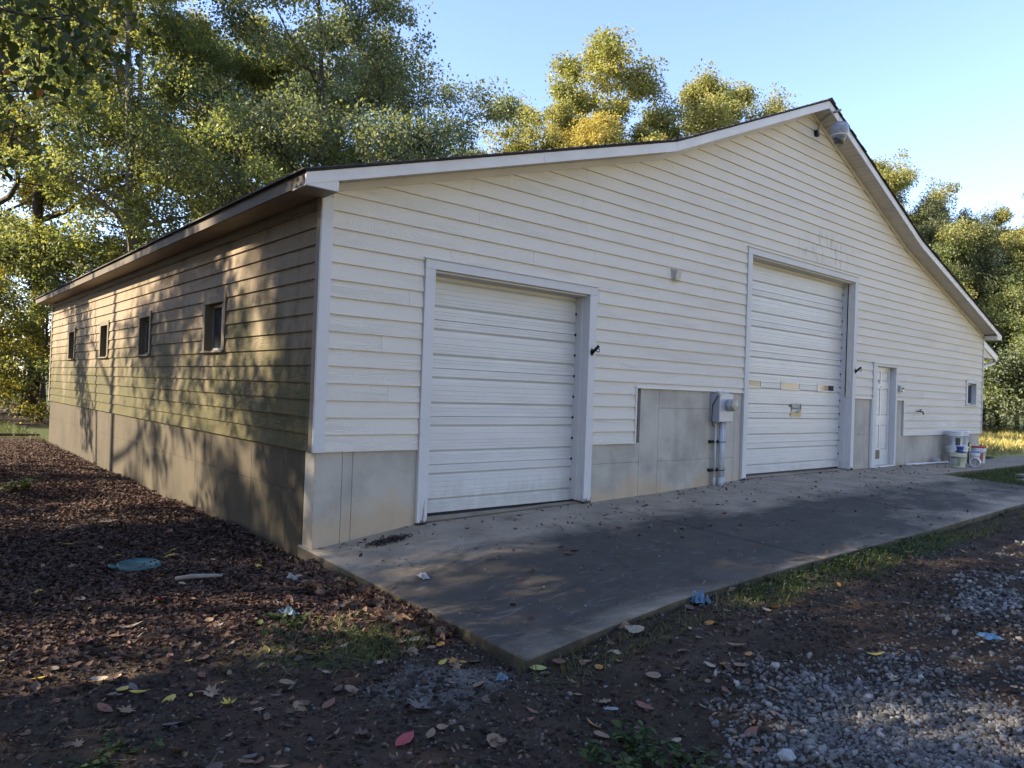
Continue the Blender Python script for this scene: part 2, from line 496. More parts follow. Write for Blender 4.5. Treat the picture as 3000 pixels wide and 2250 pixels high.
M['twig'] = scatter_mat('dead_twigs', [(0.0, (0.03, 0.022, 0.018)), (0.6, (0.12, 0.09, 0.065)), (1.0, (0.27, 0.21, 0.15))], 0.9)
M['grass'] = scatter_mat('green_grass', [(0.0, (0.03, 0.045, 0.012)), (0.5, (0.07, 0.10, 0.025)), (0.85, (0.13, 0.14, 0.04)), (1.0, (0.22, 0.19, 0.09))], 0.6, 0.3)
M['drygrass'] = scatter_mat('tall_field_grass', [(0.0, (0.24, 0.22, 0.06)), (0.5, (0.38, 0.33, 0.10)), (1.0, (0.55, 0.46, 0.20))], 0.7, 0.35)
M['clover'] = scatter_mat('ground_ivy', [(0.0, (0.022, 0.042, 0.012)), (0.6, (0.048, 0.080, 0.022)), (1.0, (0.095, 0.125, 0.04))], 0.55, 0.3)

# ------------------------------------------------------------------ ground
W_, L_ = 17.68, 14.55            # building width (X) and depth (Y)
SLX = [0.0, 0.35, 1.06, 1.5, 3.0, 3.65, 5.0, 7.0, 9.0, 11.0, 13.0, 14.5, 18.0, 24.0]
SLW = [-0.235, -0.198, -0.107, -0.098, -0.068, -0.06, -0.03, 0.046, 0.052, 0.054, 0.060, 0.034, 0.012, 0.0]     # slab height at the wall
EDX = [0.0, 0.5, 1.5, 3.0, 6.0, 10.0, 12.0, 24.0]
EDZ = [-0.322, -0.272, -0.192, -0.162, -0.140, -0.075, -0.045, -0.03]                                          # slab height at its front edge
YF = -2.975
def slab_z(x, y):
    a = np.interp(x, SLX, SLW); b = np.interp(x, EDX, EDZ)
    t = np.clip(np.asarray(y, float) / YF, -0.2, 1.0)
    return a*(1-t) + b*t
GX = [-60, -8, -3, -0.4, 0.0, 0.5, 1.5, 3, 6, 10, 12, 16, 24, 60, 200]
GZ = [-0.2, -0.34, -0.37, -0.365, -0.375, -0.335, -0.255, -0.225, -0.20, -0.13, -0.11, -0.07, -0.06, -0.04, 0.3]
def gbase(x, y):
    x = np.asarray(x, float); y = np.asarray(y, float)
    z = np.interp(x, GX, GZ)
    z = z + 0.05*sstep(-2.2, 0.3, y)*sstep(0.6, -0.2, x)
    z = z - 0.07*sstep(-3.2, -5.5, y)*sstep(0.0, 3.0, x)
    return z
def micro(x, y):
    x = np.asarray(x, float); y = np.asarray(y, float)
    near = sstep(30, 8, np.hypot(x+2, y+4))
    return ((fbm(x*1.1+40, y*1.1+40, 3)-0.5)*0.10 + (fbm(x*5+3, y*5+9, 3)-0.5)*0.045)*near
def under_slab(x, y):
    return ((x > 0.0) & (x < 12.05) & (y > YF)) | ((x > 11.9) & (x < 24) & (y > -1.0) & (y < 0.6)) | ((x > -0.02) & (x < W_) & (y > -0.05) & (y < L_))
def gz(x, y):
    x = np.asarray(x, float); y = np.asarray(y, float)
    z = gbase(x, y) + micro(x, y)
    # soil never climbs above the concrete beside it
    lim = slab_z(np.clip(x, 0, 24), np.clip(y, YF, 0)) - 0.03
    nearslab = ((x > -0.35) & (x < 12.3) & (y > YF-0.35) & (y < 0.2)) | ((x > 11.5) & (x < 24) & (y > -1.3) & (y < 0.6))
    z = np.where(nearslab, np.minimum(z, lim), z)
    inside = under_slab(x, y)
    return np.where(inside, np.minimum(z, -0.42) , z)
# ground cover zones (0..1), shared by the ground's colour and the scattered pieces
def z_gravel(x, y):
    yr = np.interp(x, [-1.5, 0.0, 0.6, 1.6, 2.6, 4.0, 9.0, 14.0, 30], [-5.6, -5.0, -4.35, -4.15, -4.2, -3.85, -3.45, -3.9, -4.5])
    road = sstep(0.10, -0.35, y-yr)
    patch = 0.06 + 0.9*sstep(0.44, 0.62, fbm(x*1.0+11, y*1.3+7, 4))
    pile = sstep(1.15, 0.15, np.hypot((x-0.95), (y+4.85)*1.15) + 1.3*(fbm(x*2.3, y*2.3+3, 4)-0.5))
    return np.clip(np.maximum(road*patch, pile), 0, 1)
def z_litter(x, y):
    a = sstep(0.15, -0.3, x)*sstep(-2.3, -0.6, y + 0.25*(x+1.5)) * sstep(26, 16, y)
    b = sstep(0.30, 0.0, np.abs(x+0.22))*sstep(-2.5, -2.0, y)*sstep(0.5, 0, x)
    return np.clip(np.maximum(a, b), 0, 1)
def z_sand(x, y):
    return sstep(0.62, 0.2, np.hypot((x+0.45)*0.85, (y+2.85)*1.25) + 0.5*(fbm(x*3, y*3+8, 3)-0.5))*0.6
def z_turf(x, y):
    lawn = sstep(11.6, 12.6, x + 0.2*(y+2))*sstep(-9, -5, y)*sstep(2.0, 0.6, 0*x)
    back = sstep(14.0, 17.5, y)*sstep(9.0, 3.0, x)*sstep(24, 20, y)
    patch = sstep(0.75, 0.15, np.hypot((x+0.75)/1.25, (y+2.0)/0.75))*0.8
    edge = sstep(0.42, 0.05, np.abs(y+3.12))*sstep(1.6, 2.6, x)*sstep(8.0, 5.5, x)
    return np.clip(np.maximum.reduce([lawn, back, patch, edge]), 0, 1)
def z_field(x, y):
    meadow = sstep(-7.5, -9.5, y)*sstep(-26, -20, x)  # unseen sunlit field added behind the camera to bounce warm light
    return np.maximum(meadow, _z_field(x, y))
def _z_field(x, y):
    return sstep(19.5, 21.5, x - 0.35*y)*sstep(-30, -10, y)*sstep(60, 48, np.hypot(x, y))

def axis_lines(a, segs):
    out = [a]
    for end, step in segs:
        n = max(1, int(round((end-out[-1])/step)))
        out += list(np.linspace(out[-1], end, n+1)[1:])
    return np.array(out)
gxl = axis_lines(-400, [(-60, 40), (-10, 2.5), (-5, 0.5), (3.2, 0.05), (13, 0.14), (30, 0.6), (70, 3), (400, 40)])
gyl = axis_lines(-400, [(-60, 40), (-12, 3), (-6.2, 0.4), (-0.2, 0.05), (8, 0.16), (26, 0.5), (70, 3), (400, 40)])
GXX, GYY = np.meshgrid(gxl, gyl, indexing='xy')
gzz = gz(GXX, GYY)
nx, ny = len(gxl), len(gyl)
idx = np.arange(nx*ny).reshape(ny, nx)
gf = np.stack([idx[:-1, :-1], idx[:-1, 1:], idx[1:, 1:], idx[1:, :-1]], -1).reshape(-1, 4)
gme = np_mesh('ground', np.stack([GXX.ravel(), GYY.ravel(), gzz.ravel()], 1), gf,
              {'gravel': z_gravel(GXX, GYY).ravel(), 'litter': z_litter(GXX, GYY).ravel(), 'sand': z_sand(GXX, GYY).ravel(),
               'turf': z_turf(GXX, GYY).ravel(), 'field': z_field(GXX, GYY).ravel()}, smooth=True)
ground = tag(link('ground', gme, M['ground']), kind='structure')

# ------------------------------------------------------------------ pavement: cast slabs in front of the barn
pavement = tag(empty('pavement'), kind='structure')
def slab_piece(x0f, x1f, y0, y1, thick, nxs, nys):
    """x0f, x1f: functions of y giving the slab's sides"""
    ys = np.linspace(y0, y1, nys); V = []; Fq = []
    for yv in ys:
        xa, xb = x0f(yv), x1f(yv)
        for xv in np.linspace(xa, xb, nxs):
            V.append((xv, yv, float(slab_z(xv, yv))))
    n = len(V)
    for j in range(nys-1):
        for i in range(nxs-1):
            a = j*nxs+i; Fq.append((a, a+nxs, a+nxs+1, a+1))
    V += [(x, y, z-thick) for x, y, z in V]
    ring = [i for i in range(nxs)] + [j*nxs+nxs-1 for j in range(1, nys)] + [(nys-1)*nxs+i for i in range(nxs-2, -1, -1)] + [j*nxs for j in range(nys-2, 0, -1)]
    for a, b in zip(ring, ring[1:]+ring[:1]): Fq.append((a, a+n, b+n, b)[::-1])
    mb = MB(); mb.v = V; mb.f = [tuple(f[::-1]) for f in Fq]
    return mb
J = 0.008
cuts = [0.0, 3.68, 7.35, 10.0]
edge = lambda y: 12.1 - 0.15*(y+1.0)/-1.93 if y < -1.0 else 12.1
for a, b in zip(cuts, cuts[1:]):
    slab_piece(lambda y, a=a: a+(J if a > 0 else 0), lambda y, b=b: b-J, YF, 0.27, 0.30, 26, 22).build('concrete_slab', M['slab'], pavement, bevel=0.008)
slab_piece(lambda y: 10.0+J, edge, YF, -1.0, 0.30, 14, 14).build('concrete_slab', M['slab'], pavement, bevel=0.008)
slab_piece(lambda y: 10.0+J, lambda y: 12.1, -1.0+J, 0.27, 0.30, 14, 10).build('concrete_slab', M['slab'], pavement, bevel=0.008)
for a, b in ((12.1, 14.9), (14.9, 17.9), (17.9, 22.5)):
    slab_piece(lambda y, a=a: a+J, lambda y, b=b: b-J, -1.0, 0.25 if b < 17.95 else 0.0, 0.22, 10, 6).build('concrete_slab', M['slab'], pavement, bevel=0.008)

# ------------------------------------------------------------------ barn
barn = empty('barn')
tag(barn, 'long cream lap-sided barn with two white garage doors and a gambrel gable', 'barn')
BC = 0.16                         # board course
ZS = 0.66                         # bottom of the siding
OV = 0.30                         # roof overhang
XB0, XB1 = -0.31, W_ + 0.31
KX = 4.78                         # where the roof pitch changes
PX = [XB0, KX, W_/2, W_-KX, XB1]
PZ = [2.995, 4.505, 6.21, 4.505, 2.995]
def Bz(x): return float(np.interp(x, PX, PZ))
def fh(x): return 0.108 + 0.022*sstep(0.5, 4.6, min(x, W_-x))      # fascia height

OPEN = [  # x0, x1, z0, z1 where no siding goes, on the gable wall
    (1.125, 3.655, -1, 2.60), (7.012, 10.742, -1, 3.635), (11.50, 12.612, -1, 2.10), (16.55, 17.302, 1.336, 1.965),
    (4.50, 7.012, -1, 1.395), (10.742, 11.50, -1, 1.395), (12.612, 12.985, -1, 1.395), (5.142, 5.283, 2.897, 3.045)]
OPEN_L = [(2.43, 3.225, 1.615, 2.305), (5.62, 6.35, 1.615, 2.305), (8.40, 9.125, 1.615, 2.305), (11.49, 12.26, 1.615, 2.305)]

def lap_board(xa, xb, zb, zt, openings, top, flip):
    """one lap board; returns MB in wall coordinates: flip False -> gable wall (X,Z), True -> side wall (Y,Z)"""
    br = {xa, xb}
    for o in openings:
        if o[3] > zb and o[2] < zt:
            for v in o[:2]:
                if xa < v < xb: br.add(v)
    if top:
        for v in np.linspace(xa, xb, max(2, int((xb-xa)/0.12)+1)): br.add(float(v))
        for v in PX:
            if xa < v < xb: br.add(v)
    br = sorted(br)
    mb = MB()
    H = zt - zb
    yf = lambda z: 0.0205*(z-zb)/H - 0.005
    for p, q in zip(br, br[1:]):
        if q-p < 1e-4: continue
        mid = (p+q)/2; lo, hi = zb, zt + 0.022
        dead = False
        for o in openings:
            if o[0] <= mid <= o[1] and o[3] > lo and o[2] < zt:
                if o[2] <= lo and o[3] >= zt: dead = True
                elif o[2] <= lo: lo = max(lo, o[3])
                else: hi = min(hi, o[2])
        if dead or hi - lo < 0.004: continue
        h0, h1 = hi, hi
        if top:
            h0, h1 = min(hi, Bz(p)+0.02), min(hi, Bz(q)+0.02)
            if max(h0, h1) <= lo+0.003: continue
            h0, h1 = max(h0, lo+0.002), max(h1, lo+0.002)
        vs = [(p, yf(lo), lo), (q, yf(lo), lo), (q, 0.0185, lo), (p, 0.0185, lo), (p, yf(h0), h0), (q, yf(h1), h1), (q, 0.019, h1), (p, 0.019, h0)]
        if flip: vs = [(y, x, z) for x, y, z in vs]; vs = [vs[1], vs[0], vs[3], vs[2], vs[5], vs[4], vs[7], vs[6]]
        mb.hexa(vs)
    return mb

def side_runs(a, b, k, length=3.66):
    """staggered butt joints of one course"""
    off = (k*1.31 + 0.4*random.random()) % length
    xs = [a]; x = a + off
    while x < b - 0.5:
        if x - xs[-1] > 0.5: xs.append(x)
        x += length + random.uniform(-0.25, 0.1)
    return xs + [b]
def pieces(runs, openings, zb, zt):
    out = []
    for p, q in zip(runs, runs[1:]):
        cur = [(p, q)]
        for o in openings:
            if o[2] <= zb + 0.004 and o[3] >= zt - 0.004:
                nxt = []
                for a, b in cur:
                    if o[0] > a: nxt.append((a, min(b, o[0])))
                    if o[1] < b: nxt.append((max(a, o[1]), b))
                cur = [(a, b) for a, b in nxt if b - a > 0.01]
        out += cur
    return out
kmax = int((6.25-ZS)/BC)+1
CBX0, CBX1 = 0.102, 17.655
for k in range(kmax):
    zb = ZS + k*BC
    zt = zb + BC
    # horizontal reach under the rake
    xl, xr = CBX0, CBX1
    if zb > Bz(CBX0)-0.02:
        xs = np.linspace(0, W_/2, 3000); ok = xs[np.interp(xs, PX, PZ) > zb]
        if len(ok) == 0: break
        xl = max(CBX0, float(ok[0])); xr = min(CBX1, W_-float(ok[0]))
    if xr - xl < 0.05: break
    runs = side_runs(xl, xr, k)
    for p, q in pieces(runs, OPEN, zb, zt):
        mb = lap_board(p + (0.0012 if p > xl else 0), q - (0.0012 if q < xr else 0), zb, zt, OPEN, zt > Bz(CBX0)-0.3, False)
        if mb.f: mb.build('siding_board', M['siding'], barn)
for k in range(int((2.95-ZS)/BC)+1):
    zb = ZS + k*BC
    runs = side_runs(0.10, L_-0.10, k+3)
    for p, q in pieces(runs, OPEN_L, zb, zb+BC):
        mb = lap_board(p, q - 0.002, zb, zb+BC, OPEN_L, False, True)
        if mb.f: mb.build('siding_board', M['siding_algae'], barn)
# right and back walls (seen only from elsewhere): boards too, one run each
for k in range(int((2.95-ZS)/BC)+1):
    zb = ZS + k*BC
    MB().box(W_-0.02, W_-0.002, 0.1, L_-0.1, zb, zb+BC-0.004).build('siding_board', M['siding'], barn)
# wall core behind the boards, with the door bays cut out
core = MB()
def core_col(x0, x1, z0):
    core.hexa([(x0,0.02,z0),(x1,0.02,z0),(x1,0.12,z0),(x0,0.12,z0),(x0,0.02,Bz(x0)+0.03),(x1,0.02,Bz(x1)+0.03),(x1,0.12,Bz(x1)+0.03),(x0,0.12,Bz(x0)+0.03)])
xs = sorted({0.02, 1.24, 3.54, 4.49, KX, 7.03, 7.115, 10.73, 11.51, 12.60, 12.995, W_/2, 10.60, 11.63, 12.55, W_-KX, 16.62, 17.23, W_-0.02})
for p, q in zip(xs, xs[1:]):
    m_ = (p+q)/2; z0 = 0.67
    if 1.24 < m_ < 3.54: z0 = 2.52
    elif 7.115 < m_ < 10.60: z0 = 3.56
    elif 11.63 < m_ < 12.55: z0 = 2.06
    elif 16.62 < m_ < 17.23: z0 = 1.885; core.box(16.62, 17.23, 0.02, 0.12, 0.67, 1.355)
    elif 4.49 < m_ < 7.1 or 10.60 < m_ < 11.63 or 12.55 < m_ < 12.995: z0 = 1.405
    core_col(p, q, z0)
ya = 0.125
for o in OPEN_L:                                             # the side wall, open behind each window
    core.box(0.0205, 0.12, ya, o[0]+0.075, 0.67, 3.03)
    core.box(0.0205, 0.12, o[0]+0.075, o[1]-0.075, 0.67, o[2]+0.02); core.box(0.0205, 0.12, o[0]+0.075, o[1]-0.075, o[3]-0.075, 3.03)
    ya = o[1]-0.075
core.box(0.0205, 0.12, ya, L_-0.02, 0.67, 3.03)
core.box(W_-0.12, W_-0.022, 0.125, L_-0.02, 0.67, 3.03)
core.hexa([(0.125,L_-0.12,0.6),(W_-0.125,L_-0.12,0.6),(W_-0.125,L_-0.02,0.6),(0.125,L_-0.02,0.6),(0.125,L_-0.12,3.0),(W_-0.125,L_-0.12,3.0),(W_-0.125,L_-0.02,3.0),(0.125,L_-0.02,3.0)])
core.hexa([(KX,L_-0.12,3.003),(W_-KX,L_-0.12,3.003),(W_-KX,L_-0.02,3.003),(KX,L_-0.02,3.003),(KX+2,L_-0.12,5.3),(W_-KX-2,L_-0.12,5.3),(W_-KX-2,L_-0.02,5.3),(KX+2,L_-0.02,5.3)])
core.build('wall', M['siding'], barn)
# foundation: cast panels with form joints
def fpanel(x0, x1, z0, z1): MB().box(x0+0.0015, x1-0.0015, 0.026, 0.23, z0, z1).build('concrete_panel', M['foundation'], barn, bevel=0.004)
for x0, x1, zs_ in ((0.026, 0.305, [-0.6, 0.665]), (0.305, 0.412, [-0.6, 0.665]), (0.412, 1.17, [-0.6, 0.665]), (3.61, 4.61, [-0.6, 0.41, 0.665]),
                 (4.61, 5.0, [-0.6, 1.41]), (5.0, 6.83, [-0.6, 0.405, 1.13, 1.41]), (6.83, 7.06, [-0.6, 1.41]), (10.70, 11.55, [-0.6, 0.70, 1.41]),
                 (12.57, 12.97, [-0.6, 1.41]), (12.97, 15.2, [-0.6, 0.665]), (15.2, 17.62, [-0.6, 0.665])):
    for a, b in zip(zs_, zs_[1:]): fpanel(x0, x1, a+0.001, b-0.001)
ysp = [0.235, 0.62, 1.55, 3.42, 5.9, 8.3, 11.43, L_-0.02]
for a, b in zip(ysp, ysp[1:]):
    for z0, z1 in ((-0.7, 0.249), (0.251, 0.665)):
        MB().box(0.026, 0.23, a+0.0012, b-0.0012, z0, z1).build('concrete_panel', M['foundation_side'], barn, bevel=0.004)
MB().box(W_-0.25, W_-0.06, 0.235, L_-0.02, -0.6, 0.665).build('concrete_panel', M['foundation'], barn)
MB().box(0.235, W_-0.255, L_-0.22, L_-0.02, -0.6, 0.6).build('concrete_panel', M['foundation'], barn)
MB().box(0.24, W_-0.26, 0.36, L_-0.24, 0.0, 0.02).build('interior_floor', M['foundation'], barn)
# corner boards
def trim(name, x0, x1, y0, y1, z0, z1, mat='trim', bev=0.003): return MB().box(x0, x1, y0, y1, z0, z1).build(name, M[mat], barn, bevel=bev)
trim('corner_board', -0.014, 0.100, -0.014, 0.018, ZS-0.004, 3.005, 'trim')
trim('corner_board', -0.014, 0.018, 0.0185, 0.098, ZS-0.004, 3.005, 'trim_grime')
trim('corner_board', 17.657, W_+0.012, -0.014, 0.018, ZS-0.004, 3.02, 'trim')
trim('corner_board', W_-0.02, W_+0.012, 0.0185, 0.098, ZS-0.004, 3.02, 'trim')
trim('corner_board', -0.014, 0.018, L_-0.098, L_, ZS-0.004, 3.005, 'trim_grime')
# thin metal flashing round the bare concrete bays
for x0, x1 in ((4.475, 7.01), (10.745, 11.498), (12.615, 12.985)):
    trim('flashing', x0, x1, -0.012, 0.022, 1.385, 1.409, 'fascia', 0.002)
trim('flashing', 4.475, 4.499, -0.012, 0.022, ZS, 1.384, 'fascia', 0.002)
trim('flashing', 12.986, 13.01, -0.012, 0.022, ZS, 1.384, 'fascia', 0.002)
trim('flashing', 11.475, 11.499, -0.012, 0.022, 0.06, 1.384, 'trim', 0.002)

# ---- roof
roof_profile_top = lambda x: Bz(x) + float(fh(x)) + 0.012
Y0, Y1 = -OV-0.02, L_+OV+0.02
def slope_slab(x0, x1):
    mb = MB()
    z0, z1 = roof_profile_top(x0), roof_profile_top(x1)
    mb.hexa([(x0,Y0+0.02,z0-0.02),(x1,Y0+0.02,z1-0.02),(x1,Y1-0.02,z1-0.02),(x0,Y1-0.02,z0-0.02),(x0,Y0+0.02,z0),(x1,Y0+0.02,z1),(x1,Y1-0.02,z1),(x0,Y1-0.02,z0)])
    return mb
roof = None
deck = MB()
for a, b in ((XB0, KX), (KX, W_/2), (W_/2, W_-KX), (W_-KX, XB1)):
    s_ = slope_slab(a, b); deck.add(s_.v, s_.f)
roof = deck.build('roof', M['shingle'], barn)
sh = MB()
for side in (0, 1):
    x = XB0 - 0.035; i = 0
    while x < W_/2 - 0.01:
        x2 = min(x + 0.135, W_/2)
        xm = min(x + 0.19, W_/2 + 0.02)
        za = roof_profile_top(max(x, XB0)) + (x - max(x, XB0))*0.3; zb_ = roof_profile_top(xm)
        yy = Y0 - 0.012 + random.uniform(-0.012, 0.010)
        while yy < Y1:
            y2 = min(yy + random.uniform(3.0, 5.0), Y1 + 0.01)
            j = random.uniform(-0.003, 0.004)
            v = [(x+j, yy, za+0.004), (xm, yy, zb_+0.001), (xm, y2-0.003, zb_+0.001), (x+j, y2-0.003, za+0.004),
                 (x+j, yy, za+0.016+abs(j)), (xm, yy, zb_+0.007), (xm, y2-0.003, zb_+0.007), (x+j, y2-0.003, za+0.016+abs(j))]
            if side: v = [(W_-p[0], p[1], p[2]) for p in v]; v = [v[1], v[0], v[3], v[2], v[5], v[4], v[7], v[6]]
            sh.hexa(v); yy = y2
        x = x2; i += 1
tag(sh.build('shingles', M['shingle'], roof), kind='stuff')
cap = MB(); yy = Y0-0.02
zt_ = roof_profile_top(W_/2)
while yy < Y1:
    for sgn in (-1, 1):
        cap.hexa([(W_/2, yy, zt_+0.012), (W_/2+sgn*0.14, yy, zt_-0.05), (W_/2+sgn*0.14, yy+0.19, zt_-0.05), (W_/2, yy+0.19, zt_+0.012),
                  (W_/2, yy, zt_+0.030), (W_/2+sgn*0.14, yy, zt_-0.035), (W_/2+sgn*0.14, yy+0.19, zt_-0.040), (W_/2, yy+0.19, zt_+0.022)])
    yy += 0.14
tag(cap.build('ridge_cap', M['shingle'], roof), kind='stuff')
# rake fascia
def rake_piece(x0, x1, y0, y1, mat='fascia'):
    mb = MB()
    n = 2
    a0, a1 = Bz(x0), Bz(x1); b0, b1 = a0+float(fh(x0)), a1+float(fh(x1))
    mb.hexa([(x0,y0,a0),(x1,y0,a1),(x1,y1,a1),(x0,y1,a0),(x0,y0,b0),(x1,y0,b1),(x1,y1,b1),(x0,y1,b0)])
    return mb.build('fascia_board', M[mat], barn)
fx = [XB0, 2.44, KX, 7.40, W_/2]
for p, q in zip(fx, fx[1:]):
    rake_piece(p+0.0015, q-0.0015, -OV, -OV+0.022)
    rake_piece(W_-q+0.0015, W_-p-0.0015, -OV, -OV+0.022)
    rake_piece(p, q, L_+OV-0.022, L_+OV); rake_piece(W_-q, W_-p, L_+OV-0.022, L_+OV)
# eave fascia, left (grimy) and right
yy = -OV+0.024
while yy < L_+OV-0.05:
    y2 = min(yy+3.65, L_+OV-0.023)
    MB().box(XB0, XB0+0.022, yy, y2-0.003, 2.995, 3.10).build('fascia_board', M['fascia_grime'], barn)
    MB().box(XB1-0.022, XB1, yy, y2-0.003, 2.995, 3.10).build('fascia_board', M['fascia'], barn)
    yy = y2
# cornice returns
for s in (0, 1):
    v = [(XB0+0.002, -OV+0.004, 2.99), (0.0, -OV+0.004, 2.99), (0.0, -0.016, 2.99), (XB0+0.002, -0.016, 2.99),
         (XB0+0.002, -OV+0.004, 2.996), (0.0, -OV+0.004, Bz(0)-0.001), (0.0, -0.016, Bz(0)-0.001), (XB0+0.002, -0.016, 2.996)]
    if s: v = [(W_-p[0], p[1], p[2]) for p in v]; v = [v[1], v[0], v[3], v[2], v[5], v[4], v[7], v[6]]
    MB().hexa(v).build('cornice_return', M['fascia'], barn)
# soffit panels with V grooves
def vgroove(n, w=0.1, d=0.014):
    pr = []
    for i in range(n): pr += [(i*w, 0.0), (i*w+w-0.016, 0.0), (i*w+w-0.008, d)]
    return pr + [(n*w-0.001, 0.0)]
def soffit_rake(x0, x1):
    mb = MB(); pr = vgroove(3, (x1-x0)/3)
    for (u, h) in pr:
        x = x0+u; z = Bz(x)+0.022+h
        mb.v += [(x, -OV+0.022, z), (x, -0.001, z)]
    for i in range(len(pr)-1): a = 2*i; mb.f.append((a, a+1, a+3, a+2))
    return mb.build('soffit_panel', M['soffit'], barn)
x = 0.02
while x < W_-0.05:
    x2 = min(x+0.305, W_-0.02)
    for kx in (KX, W_/2, W_-KX):
        if x < kx-0.02 < x2 - 0.02: x2 = kx
    soffit_rake(x, x2); x = x2
y = 0.001 - OV + 0.024
while y < L_+OV-0.05:
    y2 = min(y+0.305, L_+OV-0.02); pr = vgroove(3, (y2-y)/3)
    for s in (0, 1):
        mb = MB()
        for (u, h) in pr:
            z = 3.004+h
            if y < 0: z = 2.986 + h*0.3
            xa, xb = (XB0+0.022, -0.002) if not s else (W_+0.002, XB1-0.022)
            mb.v += [(xa, y+u, z), (xb, y+u, z)]
        for i in range(len(pr)-1): a = 2*i; mb.f.append((a, a+2, a+3, a+1))
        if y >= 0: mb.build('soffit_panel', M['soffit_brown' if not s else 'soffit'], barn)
    y = y2
MB().box(XB0+0.003, -0.003, -OV+0.006, -0.004, 2.984, 2.9895).build('soffit_panel', M['soffit_brown'], barn)
MB().box(W_+0.003, XB1-0.003, -OV+0.006, -0.004, 2.984, 2.9895).build('soffit_panel', M['soffit'], barn)
# frieze strips where the walls meet the soffit
for p, q in zip(fx, fx[1:]):
    for s in (0, 1):
        a, b = (max(p, 0.02), q) if not s else (W_-q, W_-max(p, 0.02))
        MB().hexa([(a,-0.014,Bz(a)-0.055),(b,-0.014,Bz(b)-0.055),(b,-0.0025,Bz(b)-0.055),(a,-0.0025,Bz(a)-0.055),
                   (a,-0.014,Bz(a)+0.021),(b,-0.014,Bz(b)+0.021),(b,-0.0025,Bz(b)+0.021),(a,-0.0025,Bz(a)+0.021)]).build('frieze_board', M['soffit'], barn)
MB().box(-0.013, -0.0025, 0.099, L_-0.1, 2.915, 3.003).build('frieze_board', M['fascia_grime'], barn)

